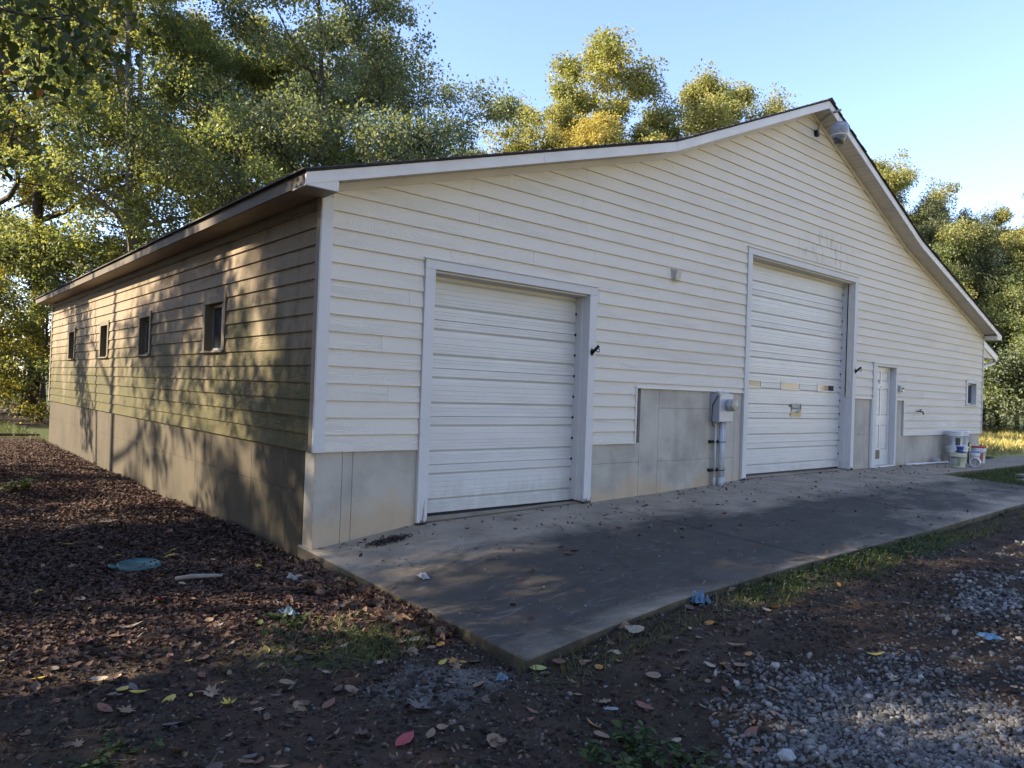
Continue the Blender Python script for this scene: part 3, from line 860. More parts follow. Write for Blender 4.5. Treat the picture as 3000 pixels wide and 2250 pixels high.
# ---- garage doors
def garage_door(x0, x1, ztop, zbot, yp, trim_w, sections, label, windows=None, bots=(0, 0), head_h=0.1):
    """opening x0..x1; yp: depth of the door leaf"""
    fr = {}
    ta, tb = x0-trim_w, x1+trim_w
    # casing
    d = empty('garage_door'); d.parent = barn; d['label'] = label
    MB().box(ta, x0, -0.020, 0.024, bots[0], ztop).build('door_casing', M['trim_peel'], d, bevel=0.003)
    MB().box(x1, tb, -0.020, 0.024, bots[1], ztop).build('door_casing', M['trim_peel'], d, bevel=0.003)
    MB().box(ta, tb, -0.020, 0.024, ztop+0.001, ztop+head_h).build('door_head_casing', M['trim'], d, bevel=0.003)
    MB().hexa([(ta-0.015,-0.034,ztop+head_h+0.001),(tb+0.015,-0.034,ztop+head_h+0.001),(tb+0.015,0.015,ztop+head_h+0.001),(ta-0.015,0.015,ztop+head_h+0.001),
               (ta-0.015,-0.032,ztop+head_h+0.005),(tb+0.015,-0.032,ztop+head_h+0.005),(tb+0.015,0.015,ztop+head_h+0.022),(ta-0.015,0.015,ztop+head_h+0.022)]).build('drip_cap', M['fascia'], d)
    # jambs: a stop strip in front of the leaf, then the deeper jamb
    for s, xa in ((1, x0), (-1, x1)):
        MB().box(min(xa, xa-s*0.02), max(xa, xa-s*0.02), 0.0245, 0.30, bots[0 if s > 0 else 1]+0.01, ztop-0.001).build('door_jamb', M['trim_peel'], d)
        MB().box(min(xa, xa+s*0.012), max(xa, xa+s*0.012), 0.10, 0.135, bots[0 if s > 0 else 1]+0.012, ztop-0.022).build('door_stop', M['trim'], d)
    MB().box(x0-0.018, x1+0.018, 0.0245, 0.30, ztop-0.02, ztop-0.0012).build('door_jamb', M['trim'], d)
    # rotten feet of the casings
    for xa, xb, zb in ((ta, x0, bots[0]), (x1, tb, bots[1])):
        mb = MB(); n = 11
        for i in range(n):
            u0 = xa + (xb-xa)*i/n; u1 = xa + (xb-xa)*(i+0.75)/n; h = random.uniform(0.006, 0.05)*(0.5+0.5*(i/n if xa < x0 else 1))
            mb.hexa([(u0,-0.0225,zb-0.012),(u1,-0.0225,zb-0.012),(u1,0.02,zb-0.012),(u0,0.02,zb-0.012),
                     ((u0+u1)/2-0.002,-0.0225,zb+h),((u0+u1)/2+0.002,-0.0225,zb+h),((u0+u1)/2+0.002,0.02,zb+h),((u0+u1)/2-0.002,0.02,zb+h)])
        mb.build('rotten_end', M['rot'], d)
    # sections, ribbed steel: depth profile against height within a section (d > 0 is towards the room)
    sh_ = (ztop + 0.03 - zbot)/sections
    major = lambda z: [(z-0.020, 0.0), (z-0.016, 0.0), (z-0.013, 0.026), (z+0.012, 0.026), (z+0.038, 0.0)]
    def minor(z): return [(z-0.004, 0.0), (z-0.002, 0.0035), (z+0.001, 0.0035), (z+0.005, 0.0)]
    for k in range(sections):
        z0 = zbot + k*sh_; z1 = z0 + sh_
        pr = [(0.0, 0.012), (0.004, 0.0)]
        for t_, kind in ((0.10, 'n'), (0.165, 'n'), (0.235, 'M'), (0.36, 'n'), (0.43, 'n'), (0.50 if k % 2 else 0.53, 'n'), (0.64, 'n'), (0.76, 'M'), (0.88, 'n'), (0.94, 'n')):
            pr += minor(t_*sh_) if kind == 'n' else major(t_*sh_)
        pr += [(sh_-0.006, 0.0), (sh_-0.001, 0.012)]
        pr = sorted(pr)
        dz = random.uniform(-0.002, 0.002)
        mb = MB()
        holes = windows[1] if windows and windows[0] == k else []
        xsb = [x0-0.015, x1+0.015]
        for xv in xsb: mb.v += [(xv, yp + p[1]*1.0 + dz, z0 + p[0]) for p in pr]
        n = len(pr)
        for i in range(n-1): mb.f.append((i, n+i, n+i+1, i+1))
        mb.v += [(x0-0.015, yp+0.05, z0), (x1+0.015, yp+0.05, z0), (x1+0.015, yp+0.05, z1), (x0-0.015, yp+0.05, z1)]
        q = 2*n; mb.f += [(q, q+3, q+2, q+1), (0, q, q+1, n), (n-1, 2*n-1, q+2, q+3)]
        sec = mb.build('door_section', M['door_white'], d)
        for (wa, wb, wz0, wz1) in holes:
            fme = MB()
            fw = 0.022
            fme.box(wa-fw, wb+fw, yp-0.010, yp+0.004, wz0-fw, wz0); fme.box(wa-fw, wb+fw, yp-0.010, yp+0.004, wz1, wz1+fw)
            fme.box(wa-fw, wa, yp-0.010, yp+0.004, wz0+0.0005, wz1-0.0005); fme.box(wb, wb+fw, yp-0.010, yp+0.004, wz0+0.0005, wz1-0.0005)
            fme.build('window_frame', M['fascia'], d)
            MB().box(wa, wb, yp-0.004, yp+0.002, wz0, wz1).build('window_pane', M['glass'], d)
    # rubber seal, concrete sill and the dark hinge ends along the right jamb
    MB().box(x0, x1, yp-0.002, yp+0.03, zbot-0.03, zbot-0.002).build('bottom_seal', M['black_iron'], d)
    mb = MB()
    for k in range(1, 2*sections):
        zz = zbot + k*sh_/2
        mb.box(x1-0.016, x1-0.002, yp-0.016, yp+0.005, zz-0.014, zz+0.014)
    mb.build('hinge_ends', M['black_iron'], d)
    return d
garage_door(1.252, 3.538, 2.50, -0.040, 0.215, 0.124, 5, 'smaller white ribbed garage door with no windows, nearer the corner', bots=(-0.085, -0.035))
garage_door(7.128, 10.612, 3.535, 0.095, 0.215, 0.118, 7, 'tall white ribbed garage door with three small windows and a sign',
            windows=(3, [(7.25, 7.84, 1.505, 1.60), (8.50, 9.09, 1.505, 1.60), (9.755, 10.345, 1.505, 1.60)]), bots=(0.060, 0.062))
# sills of the two bays
MB().hexa([(1.26,0.03,-0.13),(3.53,0.03,-0.10),(3.53,0.28,-0.10),(1.26,0.28,-0.13),(1.26,0.03,-0.082),(3.53,0.03,-0.045),(3.53,0.28,-0.060),(1.26,0.28,-0.066)]).build('door_sill', M['slab'], barn)
MB().hexa([(7.14,0.03,0.0),(10.60,0.03,0.0),(10.60,0.28,0.0),(7.14,0.28,0.0),(7.14,0.03,0.060),(10.60,0.03,0.062),(10.60,0.28,0.07),(7.14,0.28,0.07)]).build('door_sill', M['slab'], barn)

# ---- walk-in door
pd = empty('entry_door'); pd.parent = barn
dx0, dx1, dzb, dzt, dy = 11.665, 12.532, 0.085, 2.035, 0.095
MB().box(11.502, 11.664, -0.020, 0.024, 0.062, dzt+0.002).build('door_casing', M['trim_peel'], pd, bevel=0.003)
MB().box(12.533, 12.610, -0.020, 0.024, 0.062, dzt+0.002).build('door_casing', M['trim_peel'], pd, bevel=0.003)
MB().box(11.502, 12.610, -0.020, 0.024, dzt+0.003, 2.095).build('door_head_casing', M['trim'], pd, bevel=0.003)
MB().box(11.488, 12.624, -0.036, 0.012, 2.096, 2.108).build('drip_cap', M['fascia'], pd)
for xa, xb in ((11.645, dx0-0.001), (dx1+0.001, 12.552)): MB().box(xa, xb, 0.0245, 0.16, 0.064, dzt).build('door_jamb', M['trim_peel'], pd)
MB().box(dx0, dx1, 0.0245, 0.16, dzt-0.002, dzt+0.018).build('door_jamb', M['trim'], pd)
MB().box(11.60, 12.59, -0.012, 0.16, 0.05, 0.082).build('threshold', M['fascia'], pd)
leaf = MB(); w6 = [(0.10, 0.40), (0.47, 0.77)]; h6 = [(0.30, 0.80), (0.98, 1.52), (1.66, 1.86)]
def leafx(u): return dx0 + 0.004 + u*(dx1-dx0-0.008)/0.867
leaf.box(dx0+0.004, dx1-0.004, dy+0.014, dy+0.045, dzb, dzt-0.004)
xsl = [0.0, 0.10, 0.40, 0.47, 0.77, 0.867]
zsl = [0.0] + [v for h in h6 for v in h] + [dzt-0.004-dzb]
for i in range(len(xsl)-1):
    for j in range(len(zsl)-1):
        ispanel = (i in (1, 3)) and (j in (1, 3, 5))
        xa, xb, za, zb2 = leafx(xsl[i]), leafx(xsl[i+1]), dzb+zsl[j], dzb+zsl[j+1]
        if not ispanel: leaf.box(xa, xb, dy, dy+0.0135, za, zb2)
        else: leaf.hexa([(xa+0.03,dy+0.004,za+0.03),(xb-0.03,dy+0.004,za+0.03),(xb-0.012,dy+0.0138,za+0.012),(xa+0.012,dy+0.0138,za+0.012),
                         (xa+0.03,dy+0.004,zb2-0.03),(xb-0.03,dy+0.004,zb2-0.03),(xb-0.012,dy+0.0138,zb2-0.012),(xa+0.012,dy+0.0138,zb2-0.012)])
leaf.build('door_leaf', M['door_white'], pd)
pf = MB(); px0, px1, pz0, pz1 = leafx(0.20), leafx(0.47), dzb+0.09, dzb+0.33
for a in ((px0, px1, pz0, pz0+0.03), (px0, px1, pz1-0.03, pz1), (px0, px0+0.03, pz0+0.0305, pz1-0.0305), (px1-0.03, px1, pz0+0.0305, pz1-0.0305)):
    pf.box(a[0], a[1], dy-0.012, dy-0.0005, a[2], a[3])
pfo = pf.build('pet_door', M['fascia'], pd)
MB().box(px0+0.03, px1-0.03, dy-0.004, dy-0.0006, pz0+0.03, pz1-0.03).build('flap', clear_mat('smoky_flap', (0.16, 0.16, 0.13), 0.2, 0.1), pfo)
MB().lathe([(0.0, -0.004), (0.012, -0.004), (0.012, 0.004), (0.0, 0.006)], 12, (0, 0, 0)).build('peephole', M['black_iron'], pd).matrix_local = Matrix.Translation((leafx(0.435), dy-0.002, dzb+1.555)) @ Matrix.Rotation(math.pi/2, 4, 'X')
def text_mesh(name, body, size, mat, parent, loc, extr=0.0008, rx=math.pi/2, xs=1.0, bold=0.0):
    cu = D.curves.new(name, 'FONT'); cu.body = body; cu.size = size; cu.extrude = extr; cu.align_x = 'CENTER'; cu.align_y = 'CENTER'; cu.offset = bold
    cu.resolution_u = 3
    tmp = D.objects.new('tmp_text', cu); col.objects.link(tmp)
    dg = bpy.context.evaluated_depsgraph_get()
    me = D.meshes.new_from_object(tmp.evaluated_get(dg)); D.objects.remove(tmp); D.curves.remove(cu)
    me.materials.clear(); me.name = name
    o = link(name, me, mat, parent)
    o.matrix_local = Matrix.Translation(loc) @ Matrix.Rotation(rx, 4, 'X') @ Matrix.Diagonal((xs, 1, 1, 1))
    return o
M['ink_black'] = plain('black_print', (0.02, 0.02, 0.022), 0.5)
M['ink_white'] = plain('white_print', (0.72, 0.72, 0.70), 0.5)
text_mesh('lettering', '> 91', 0.115, M['ink_black'], pd, (leafx(0.30), dy-0.0015, dzb+1.64), bold=0.001)
MB().add([(leafx(0.10), dy-0.0012, dzb+1.755), (leafx(0.16), dy-0.0012, dzb+1.70), (leafx(0.24), dy-0.0012, dzb+1.735), (leafx(0.15), dy-0.0012, dzb+1.772),
          (leafx(0.10), dy-0.0004, dzb+1.755), (leafx(0.16), dy-0.0004, dzb+1.70), (leafx(0.24), dy-0.0004, dzb+1.735), (leafx(0.15), dy-0.0004, dzb+1.772)],
         [(0,1,2,3),(4,7,6,5),(0,4,5,1),(1,5,6,2),(2,6,7,3),(3,7,4,0)]).build('sticker', M['ink_white'], pd)
# rot at the feet of the wide door's casing (peeled black edge)
# ---- windows
def wall_window(a0, a1, z0, z1, side, label=None, glass='glass'):
    """a0..a1 along the wall, outer edges of the casing"""
    tw = 0.085
    w = empty('window'); w.parent = barn
    if label: w['label'] = label
    def bx(name, p, q, d0, d1, za, zb2, mat, par=w, bev=0.002):
        mb = MB()
        if side: mb.box(d0, d1, p, q, za, zb2)
        else: mb.box(p, q, d0, d1, za, zb2)
        return mb.build(name, M[mat], par, bevel=bev)
    mt = 'trim_dull' if side else 'trim'
    bx('window_casing', a0, a1, -0.016, 0.02, z1-tw, z1, mt)
    bx('window_casing', a0, a0+tw, -0.016, 0.02, z0+0.024, z1-tw-0.0005, mt)
    bx('window_casing', a1-tw, a1, -0.016, 0.02, z0+0.024, z1-tw-0.0005, mt)
    bx('window_sill', a0-0.005, a1+0.005, -0.035, 0.09, z0, z0+0.0235, mt)
    i0, i1, j0, j1 = a0+tw, a1-tw, z0+0.0235, z1-tw
    # reveal boards and sash
    bx('reveal', i0-0.012, i0, 0.0205, 0.11, j0, j1, mt); bx('reveal', i1, i1+0.012, 0.0205, 0.11, j0, j1, mt)
    bx('reveal', i0, i1, 0.0205, 0.11, j1, j1+0.012, mt)
    f = bx('window_frame', i0, i1, 0.075, 0.11, j0, j0+0.04, 'sash' if side else 'grey_paint')
    bx('rail', i0, i1, 0.075, 0.11, j1-0.04, j1-0.0005, 'sash' if side else 'grey_paint', f); 
    bx('stile', i0, i0+0.035, 0.075, 0.11, j0+0.0405, j1-0.0405, 'sash' if side else 'grey_paint', f); bx('stile', i1-0.035, i1, 0.075, 0.11, j0+0.0405, j1-0.0405, 'sash' if side else 'grey_paint', f)
    bx('glass_pane', i0+0.035, i1-0.035, 0.088, 0.094, j0+0.04, j1-0.04, glass, w, 0)
    return w
for i, o in enumerate(OPEN_L): wall_window(o[0]+0.004, o[1]-0.004, o[2]+0.004, o[3]-0.004, True)
wall_window(16.554, 17.298, 1.340, 1.961, False, 'small white framed window at the right end of the gable wall')

# ---- lean-to porch at the far right of the barn
pr_x0, pr_x1, pr_y0, pr_y1 = W_+0.02, 20.55, 0.5, 9.0
pz = lambda x: 3.62 - 0.30*(x - W_)
MB().hexa([(pr_x0,pr_y0,pz(pr_x0)),(pr_x1,pr_y0,pz(pr_x1)),(pr_x1,pr_y1,pz(pr_x1)),(pr_x0,pr_y1,pz(pr_x0)),(pr_x0,pr_y0,pz(pr_x0)+0.03),(pr_x1,pr_y0,pz(pr_x1)+0.03),(pr_x1,pr_y1,pz(pr_x1)+0.03),(pr_x0,pr_y1,pz(pr_x0)+0.03)]).build('porch_roof', M['shingle'], barn)
MB().hexa([(pr_x0,pr_y0+0.001,pz(pr_x0)-0.17),(pr_x1-0.05,pr_y0+0.001,pz(pr_x1)-0.165),(pr_x1-0.05,pr_y0+0.023,pz(pr_x1)-0.165),(pr_x0,pr_y0+0.023,pz(pr_x0)-0.17),
           (pr_x0,pr_y0+0.001,pz(pr_x0)-0.001),(pr_x1-0.05,pr_y0+0.001,pz(pr_x1)+0.01),(pr_x1-0.05,pr_y0+0.023,pz(pr_x1)+0.01),(pr_x0,pr_y0+0.023,pz(pr_x0)-0.001)]).build('porch_fascia', M['fascia'], barn)
MB().hexa([(pr_x0,pr_y0+0.03,2.66),(pr_x1-0.12,pr_y0+0.03,2.66),(pr_x1-0.12,pr_y1,2.66),(pr_x0,pr_y1,2.66),(pr_x0,pr_y0+0.03,pz(pr_x0)-0.02),(pr_x1-0.12,pr_y0+0.03,2.70),(pr_x1-0.12,pr_y1,2.70),(pr_x0,pr_y1,pz(pr_x0)-0.02)]).build('porch_ceiling', M['siding'], barn)
MB().hexa([(pr_x1-0.05,pr_y0+0.03,2.68),(pr_x1+0.06,pr_y0+0.03,2.68),(pr_x1+0.06,pr_y1,2.68),(pr_x1-0.05,pr_y1,2.68),(pr_x1-0.05,pr_y0+0.03,2.80),(pr_x1+0.09,pr_y0+0.03,2.80),(pr_x1+0.09,pr_y1,2.80),(pr_x1-0.05,pr_y1,2.80)]).build('gutter', M['grey_paint'], barn)
MB().tube([(pr_x1+0.01, 0.60, 2.68), (pr_x1+0.01, 0.60, 2.56), (19.25, 0.62, 2.33), (19.22, 0.62, 2.2), (19.22, 0.62, 0.05)], 0.042, 8).build('downspout', M['fascia'], barn)
MB().box(19.02, 19.14, 0.55, 0.67, -0.05, 2.66).build('porch_post', M['trim'], barn, bevel=0.004)
MB().box(19.02, 19.14, 4.8, 4.92, -0.05, 2.66).build('porch_post', M['trim'], barn, bevel=0.004)
MB().box(19.02, 19.14, 8.7, 8.82, -0.05, 2.66).build('porch_post', M['trim'], barn, bevel=0.004)

# ------------------------------------------------------------------ things fixed to the gable wall
# electric meter: box, meter with glass cover, conduits on strut channel
em = empty('electric_meter', (6.365, 0.0, 0.0))
tag(em, 'grey electric meter box with round glass meter and three conduits down the concrete', 'electric meter')
def em_build(mb, name, mat, bevel=0, parent=em, smooth=False):
    mb.v = [(a-6.15, b, c) for a, b, c in mb.v]
    return mb.build(name, mat, parent, bevel, smooth)
em_build(MB().box(5.97, 6.30, -0.127, 0.020, 0.945, 1.355), 'meter_box', M['grey_paint'], 0.006)
em_build(MB().box(5.965, 6.305, -0.141, -0.1275, 0.955, 1.362), 'box_cover', M['grey_paint'], 0.004)
mb = MB(); mb.lathe([(0.088, 0.0), (0.088, 0.07), (0.084, 0.075)], 24); mv = [(6.19+x, -0.1415-z, 1.195+y) for x, y, z in mb.v]; mb.v = mv
em_build(mb, 'meter_ring', M['pvc_grey'], 0, em, True)
mb = MB(); mb.lathe([(0.080, 0.075), (0.080, 0.115), (0.070, 0.13), (0.0, 0.134)], 24, closed_bottom=False); mb.v = [(6.19+x, -0.1415-z, 1.195+y) for x, y, z in mb.v]
em_build(mb, 'glass_cover', M['meter_glass'], 0, em, True)
mb = MB(); mb.lathe([(0.074, 0.080), (0.074, 0.100), (0.0, 0.101)], 20); mb.v = [(6.19+x, -0.1415-z, 1.195+y) for x, y, z in mb.v]
dial = em_build(mb, 'dial', plain('dial_cream', (0.62, 0.58, 0.36), 0.5))
mb = MB().box(6.15, 6.23, -0.2445, -0.2430, 1.19, 1.20).box(6.165, 6.19, -0.2445, -0.2430, 1.15, 1.175).box(6.16, 6.22, -0.2445, -0.2430, 1.225, 1.232)
em_build(mb, 'dial_marks', M['ink_black'], 0, dial)
em_build(MB().box(5.975, 5.998, -0.1428, -0.1412, 1.315, 1.342), 'warning_sticker', plain('orange_sticker', (0.55, 0.16, 0.05), 0.5))
for xx, rr, yy in ((6.03, 0.017, -0.04), (6.135, 0.037, -0.075), (6.235, 0.024, -0.05)):
    z0 = float(slab_z(xx+0.21, yy))-0.02
    em_build(MB().tube([(xx, yy, 0.944), (xx, yy, z0)], rr, 14, True), 'conduit', M['pvc_grey'], 0, em, True)
    em_build(MB().tube([(xx, yy, z0+0.14), (xx, yy, z0)], rr+0.006, 14, True), 'conduit_collar', M['pvc_grey'], 0, em, True)
for zz in (0.24, 0.655):
    st = em_build(MB().box(5.95, 6.295, -0.022, 0.0255, zz-0.021, zz+0.021), 'strut_channel', M['black_iron'])
    mb = MB()
    for xx, rr, yy in ((6.03, 0.017, -0.04), (6.135, 0.037, -0.075), (6.235, 0.024, -0.05)):
        pts = [(xx-rr-0.008, -0.0225, zz)] + [(xx-math.cos(a)*(rr+0.004), yy-math.sin(a)*(rr+0.004), zz) for a in np.linspace(0.2, math.pi-0.2, 8)] + [(xx+rr+0.008, -0.0225, zz)]
        mb.tube(pts, 0.006, 6)
    em_build(mb, 'pipe_clamp', M['black_iron'], 0, st)
em_build(MB().tube([(5.955, -0.11, 1.33), (5.95, -0.08, 1.27), (5.955, -0.03, 1.2), (5.955, -0.02, 0.98), (5.965, -0.03, 0.9), (5.985, -0.05, 0.87)], 0.007, 6), 'cable', M['black_iron'])
em_build(MB().box(6.0, 6.24, -0.10, 0.01, 1.363, 1.378).tube([(6.03,-0.06,1.385),(6.12,-0.06,1.385)], 0.012, 8).tube([(6.15,-0.06,1.385),(6.23,-0.06,1.385)], 0.012, 8), 'top_bracket', M['pvc_grey'])

# beige wall light between the two garage doors
wl = tag(empty('wall_light', (5.21, 0, 2.97)), 'small beige box light on the siding above the meter box', 'wall light')
mb = MB(); mb.box(-0.068, 0.068, -0.016, 0.018, -0.072, 0.074); mb.build('backplate', M['beige_plastic'], wl, 0.003)
mb = MB(); mb.hexa([(-0.058,-0.062,-0.066),(0.058,-0.062,-0.066),(0.058,-0.0165,-0.066),(-0.058,-0.0165,-0.066),(-0.058,-0.085,0.05),(0.058,-0.085,0.05),(0.058,-0.0165,0.068),(-0.058,-0.0165,0.068)])
mb.build('housing', M['beige_plastic'], wl, 0.006)
MB().box(-0.05, 0.05, -0.070, -0.0165, -0.078, -0.0665).build('lens', plain('ribbed_lens', (0.55, 0.47, 0.38), 0.3), wl)

# flagpole brackets on the right casings of both garage doors
def flag_holder(x, z, label):
    h = tag(empty('flagpole_bracket', (x, -0.0205, z)), label, 'flagpole bracket', 'flagpole brackets on the door casings')
    mb = MB(); n = 14
    pl = [(0.026*math.cos(a), 0.045*math.sin(a)) for a in np.linspace(0, 2*math.pi, n, endpoint=False)]
    mb.add([(u, 0, v) for u, v in pl] + [(u, -0.008, v) for u, v in pl], [tuple(range(n)), tuple(range(2*n-1, n-1, -1))] + [(i, (i+1) % n, n+(i+1) % n, n+i)[::-1] for i in range(n)])
    mb.build('mounting_plate', M['black_iron'], h)
    MB().tube([(0, -0.006, -0.012), (0.006, -0.045, 0.025), (0.012, -0.10, 0.075)], [0.020, 0.018, 0.019], 12).build('socket', M['black_iron'], h, 0, True)
    MB().tube([(0.012, -0.055, 0.02), (0.018, -0.085, 0.0), (0.022, -0.105, 0.008), (0.022, -0.108, 0.028), (0.016, -0.09, 0.05)], 0.006, 8).build('thumb_loop', M['black_iron'], h, 0, True)
    return h
flag_holder(3.594, 1.80, 'black cast flagpole bracket on the casing of the smaller garage door')
flag_holder(10.70, 1.89, 'black cast flagpole bracket on the casing of the tall garage door')

# gooseneck lamp arm under the gable peak and its loose refractor bowl
arm = tag(empty('barn_light', (8.98, 0, 5.90)), 'curved grey metal barn light arm bolted under the gable peak', 'barn light')
MB().box(-0.04, 0.04, -0.05, 0.012, -0.06, 0.04).build('arm_bracket', M['black_iron'], arm, 0.006)
MB().tube([(0, -0.03, -0.03), (0, -0.045, 0.04), (0, -0.07, 0.12), (0, -0.115, 0.19), (0, -0.19, 0.245), (0, -0.30, 0.275), (0, -0.43, 0.285)], 0.021, 12).build('arm_tube', plain('galvanised_tube', (0.30, 0.29, 0.29), 0.4, 0.7), arm, 0, True)
bowl = tag(empty('lamp_bowl', (8.985, -0.41, 5.62)), 'clear plastic lamp bowl hanging on a wire from the lamp arm', 'lamp bowl')
MB().tube([(0, 0, 0.57), (0.002, 0, 0.44), (0.0, 0, 0.35)], 0.0035, 6).build('hanging_wire', M['black_iron'], bowl)
MB().lathe([(0.085, 0.09), (0.12, 0.12), (0.148, 0.19), (0.150, 0.23), (0.135, 0.30), (0.105, 0.345), (0.100, 0.345), (0.130, 0.298), (0.144, 0.23), (0.142, 0.19), (0.115, 0.124), (0.085, 0.094)], 28, closed_bottom=False).build('shade', M['acrylic'], bowl, 0, True)
MB().lathe([(0.078, 0.0), (0.082, 0.06), (0.10, 0.088), (0.086, 0.093), (0.0, 0.092)], 24).build('shade_base', plain('dark_reflector', (0.10, 0.10, 0.12), 0.25, 0.5), bowl, 0, True)
MB().lathe([(0.128, 0.125), (0.134, 0.13), (0.134, 0.142), (0.128, 0.147)], 28, closed_bottom=False).build('rim_band', M['fascia'], bowl, 0, True)
MB().tube([(-0.11, 0, 0.33), (-0.06, 0, 0.345), (0, 0, 0.352), (0.06, 0, 0.345), (0.11, 0, 0.33)], 0.004, 6).build('crossbar', M['black_iron'], bowl)
bulb = MB().lathe([(0.0, 0.10), (0.03, 0.11), (0.038, 0.16), (0.022, 0.21), (0.02, 0.24), (0.0, 0.245)], 14).build('bulb', M['fascia'], bowl, 0, True)

# small things right of the walk-in door
ob = tag(empty('outlet_box', (12.755, 0, 1.625)), 'grey outlet box with open dark cover right of the walk-in door', 'outlet box')
MB().hexa([(-0.095,-0.05,-0.062),(0.075,-0.05,-0.062),(0.075,0.016,-0.062),(-0.095,0.016,-0.062),(-0.085,-0.06,0.062),(0.095,-0.06,0.05),(0.095,0.016,0.05),(-0.085,0.016,0.068)]).build('housing', M['grey_paint'], ob, 0.008)
MB().box(-0.035, 0.055, -0.066, -0.0605, -0.005, 0.02).build('slot', M['dark'], ob)
MB().box(-0.035, 0.060, -0.068, -0.0605, -0.05, -0.012).build('cover_flap', M['fascia'], ob)
fc = tag(empty('faucet', (13.67, 0, 1.175)), 'small dark outdoor faucet on the siding left of the buckets', 'faucet')
MB().tube([(0, 0.006, 0), (0, -0.07, 0), (0.02, -0.11, -0.01), (0.03, -0.12, -0.06)], 0.014, 10).build('spout', M['black_iron'], fc, 0, True)
MB().tube([(-0.05, -0.075, 0.035), (0.05, -0.075, 0.035)], 0.010, 8).tube([(0, -0.075, 0), (0, -0.075, 0.035)], 0.007, 8).build('handle', M['black_iron'], fc)
MB().lathe([(0.03, -0.012), (0.03, 0.0), (0.0, 0.0)], 12, (0.03, -0.12, -0.06)).build('hose_cap', M['fascia'], fc)
fl = tag(empty('corner_light', (W_+0.012, 0.04, 1.545)), 'little tan floodlight at the far right corner of the barn', 'corner light')
MB().box(-0.001, 0.03, -0.04, 0.04, -0.03, 0.04).build('base', M['black_iron'], fl)
MB().hexa([(0.03,-0.05,-0.05),(0.12,-0.06,-0.07),(0.12,0.06,-0.07),(0.03,0.05,-0.05),(0.03,-0.04,0.03),(0.13,-0.06,0.01),(0.13,0.06,0.01),(0.03,0.04,0.03)]).build('lamp_head', plain('tan_head', (0.42, 0.34, 0.22), 0.4), fl)

# faded sign on the tall door
sg = tag(empty('sign', (9.01, 0.2135, 1.135)), 'small torn black and yellow private property sign on the tall door', 'sign')
MB().add([(-0.175,0,-0.075),(0.18,0,-0.03),(0.18,0,0.112),(-0.175,0,0.112),(-0.175,-0.0012,-0.075),(0.18,-0.0012,-0.03),(0.18,-0.0012,0.112),(-0.175,-0.0012,0.112)],
         [(0,1,2,3),(4,7,6,5),(0,4,5,1),(1,5,6,2),(2,6,7,3),(3,7,4,0)]).build('sign_board', plain('faded_black_print', (0.045, 0.048, 0.03), 0.5, 0, 0.5, 20), sg)
def torn(name, pts, mat, y):
    n = len(pts)
    return MB().add([(u, y, v) for u, v in pts] + [(u, y-0.0008, v) for u, v in pts], [tuple(range(n)), tuple(range(2*n-1, n-1, -1))] + [(i, n+i, n+(i+1) % n, (i+1) % n) for i in range(n)]).build(name, mat, sg)
ym = plain('faded_yellow_print', (0.50, 0.40, 0.16), 0.55, 0, 0.3, 30)
torn('torn_strip', [(-0.185,-0.112),(-0.02,-0.116),(0.17,-0.112),(0.172,-0.05),(0.175,0.03),(0.13,-0.02),(0.06,-0.055),(-0.03,-0.06),(-0.07,-0.02),(-0.13,-0.01),(-0.172,-0.03)], ym, -0.0014)
torn('torn_corner', [(-0.225,-0.06),(-0.172,-0.055),(-0.165,-0.115),(-0.19,-0.112)], M['ink_black'], -0.0013)
torn('worn_patch', [(-0.165,0.01),(-0.02,0.005),(0.0,-0.05),(-0.06,-0.03),(-0.13,-0.012),(-0.165,-0.015)], plain('worn_grey', (0.35, 0.35, 0.37), 0.6, 0, 0.3, 40), -0.0025)
text_mesh('lettering', 'PRIVATE', 0.085, M['ink_white'], sg, (0.0, -0.0016, 0.062), 0.0003, xs=0.80)
text_mesh('lettering', 'PROPERTY', 0.075, M['ink_white'], sg, (0.005, -0.0032, -0.008), 0.0003, xs=0.72)
MB().box(-0.16, 0.165, -0.0019, -0.0013, 0.100, 0.104).build('border_line', M['ink_white'], sg)

# ------------------------------------------------------------------ buckets and rubbish on the walkway
def pz_(x, y): return float(slab_z(x, y)) + 0.001
WP = plain('white_bucket_plastic', (0.70, 0.71, 0.73), 0.35, 0, 0.05)
CP = plain('cream_bucket_plastic', (0.62, 0.60, 0.46), 0.4, 0, 0.06)
GL = plain('green_label', (0.18, 0.26, 0.13), 0.5, 0, 0.5, 30); DL = plain('dark_label', (0.05, 0.055, 0.06), 0.5, 0, 0.4, 20)
GRL = plain('grey_label_print', (0.36, 0.38, 0.40), 0.5, 0, 0.35, 45); BLU = plain('blue_lid_plastic', (0.13, 0.26, 0.55), 0.4, 0, 0.1)
DBL = plain('dark_blue_plastic', (0.02, 0.055, 0.22), 0.4, 0, 0.2); RED = plain('red_lid_plastic', (0.45, 0.03, 0.05), 0.4, 0, 0.1); REDL = plain('red_label', (0.40, 0.10, 0.06), 0.5, 0, 0.4, 30)
def arc_label(name, mat, r0, r1, z0, z1, a0, a1, parent, n=10):
    mb = MB()
    for i in range(n+1):
        a = a0 + (a1-a0)*i/n
        mb.v += [(r0*math.cos(a), r0*math.sin(a), z0), (r1*math.cos(a), r1*math.sin(a), z1)]
    for i in range(n): q = 2*i; mb.f.append((q, q+2, q+3, q+1))
    return mb.build(name, mat, parent, 0, True)
VIEW = math.atan2(-6.2+0.5, -2.96-14.8)   # the side of a bucket that faces the yard
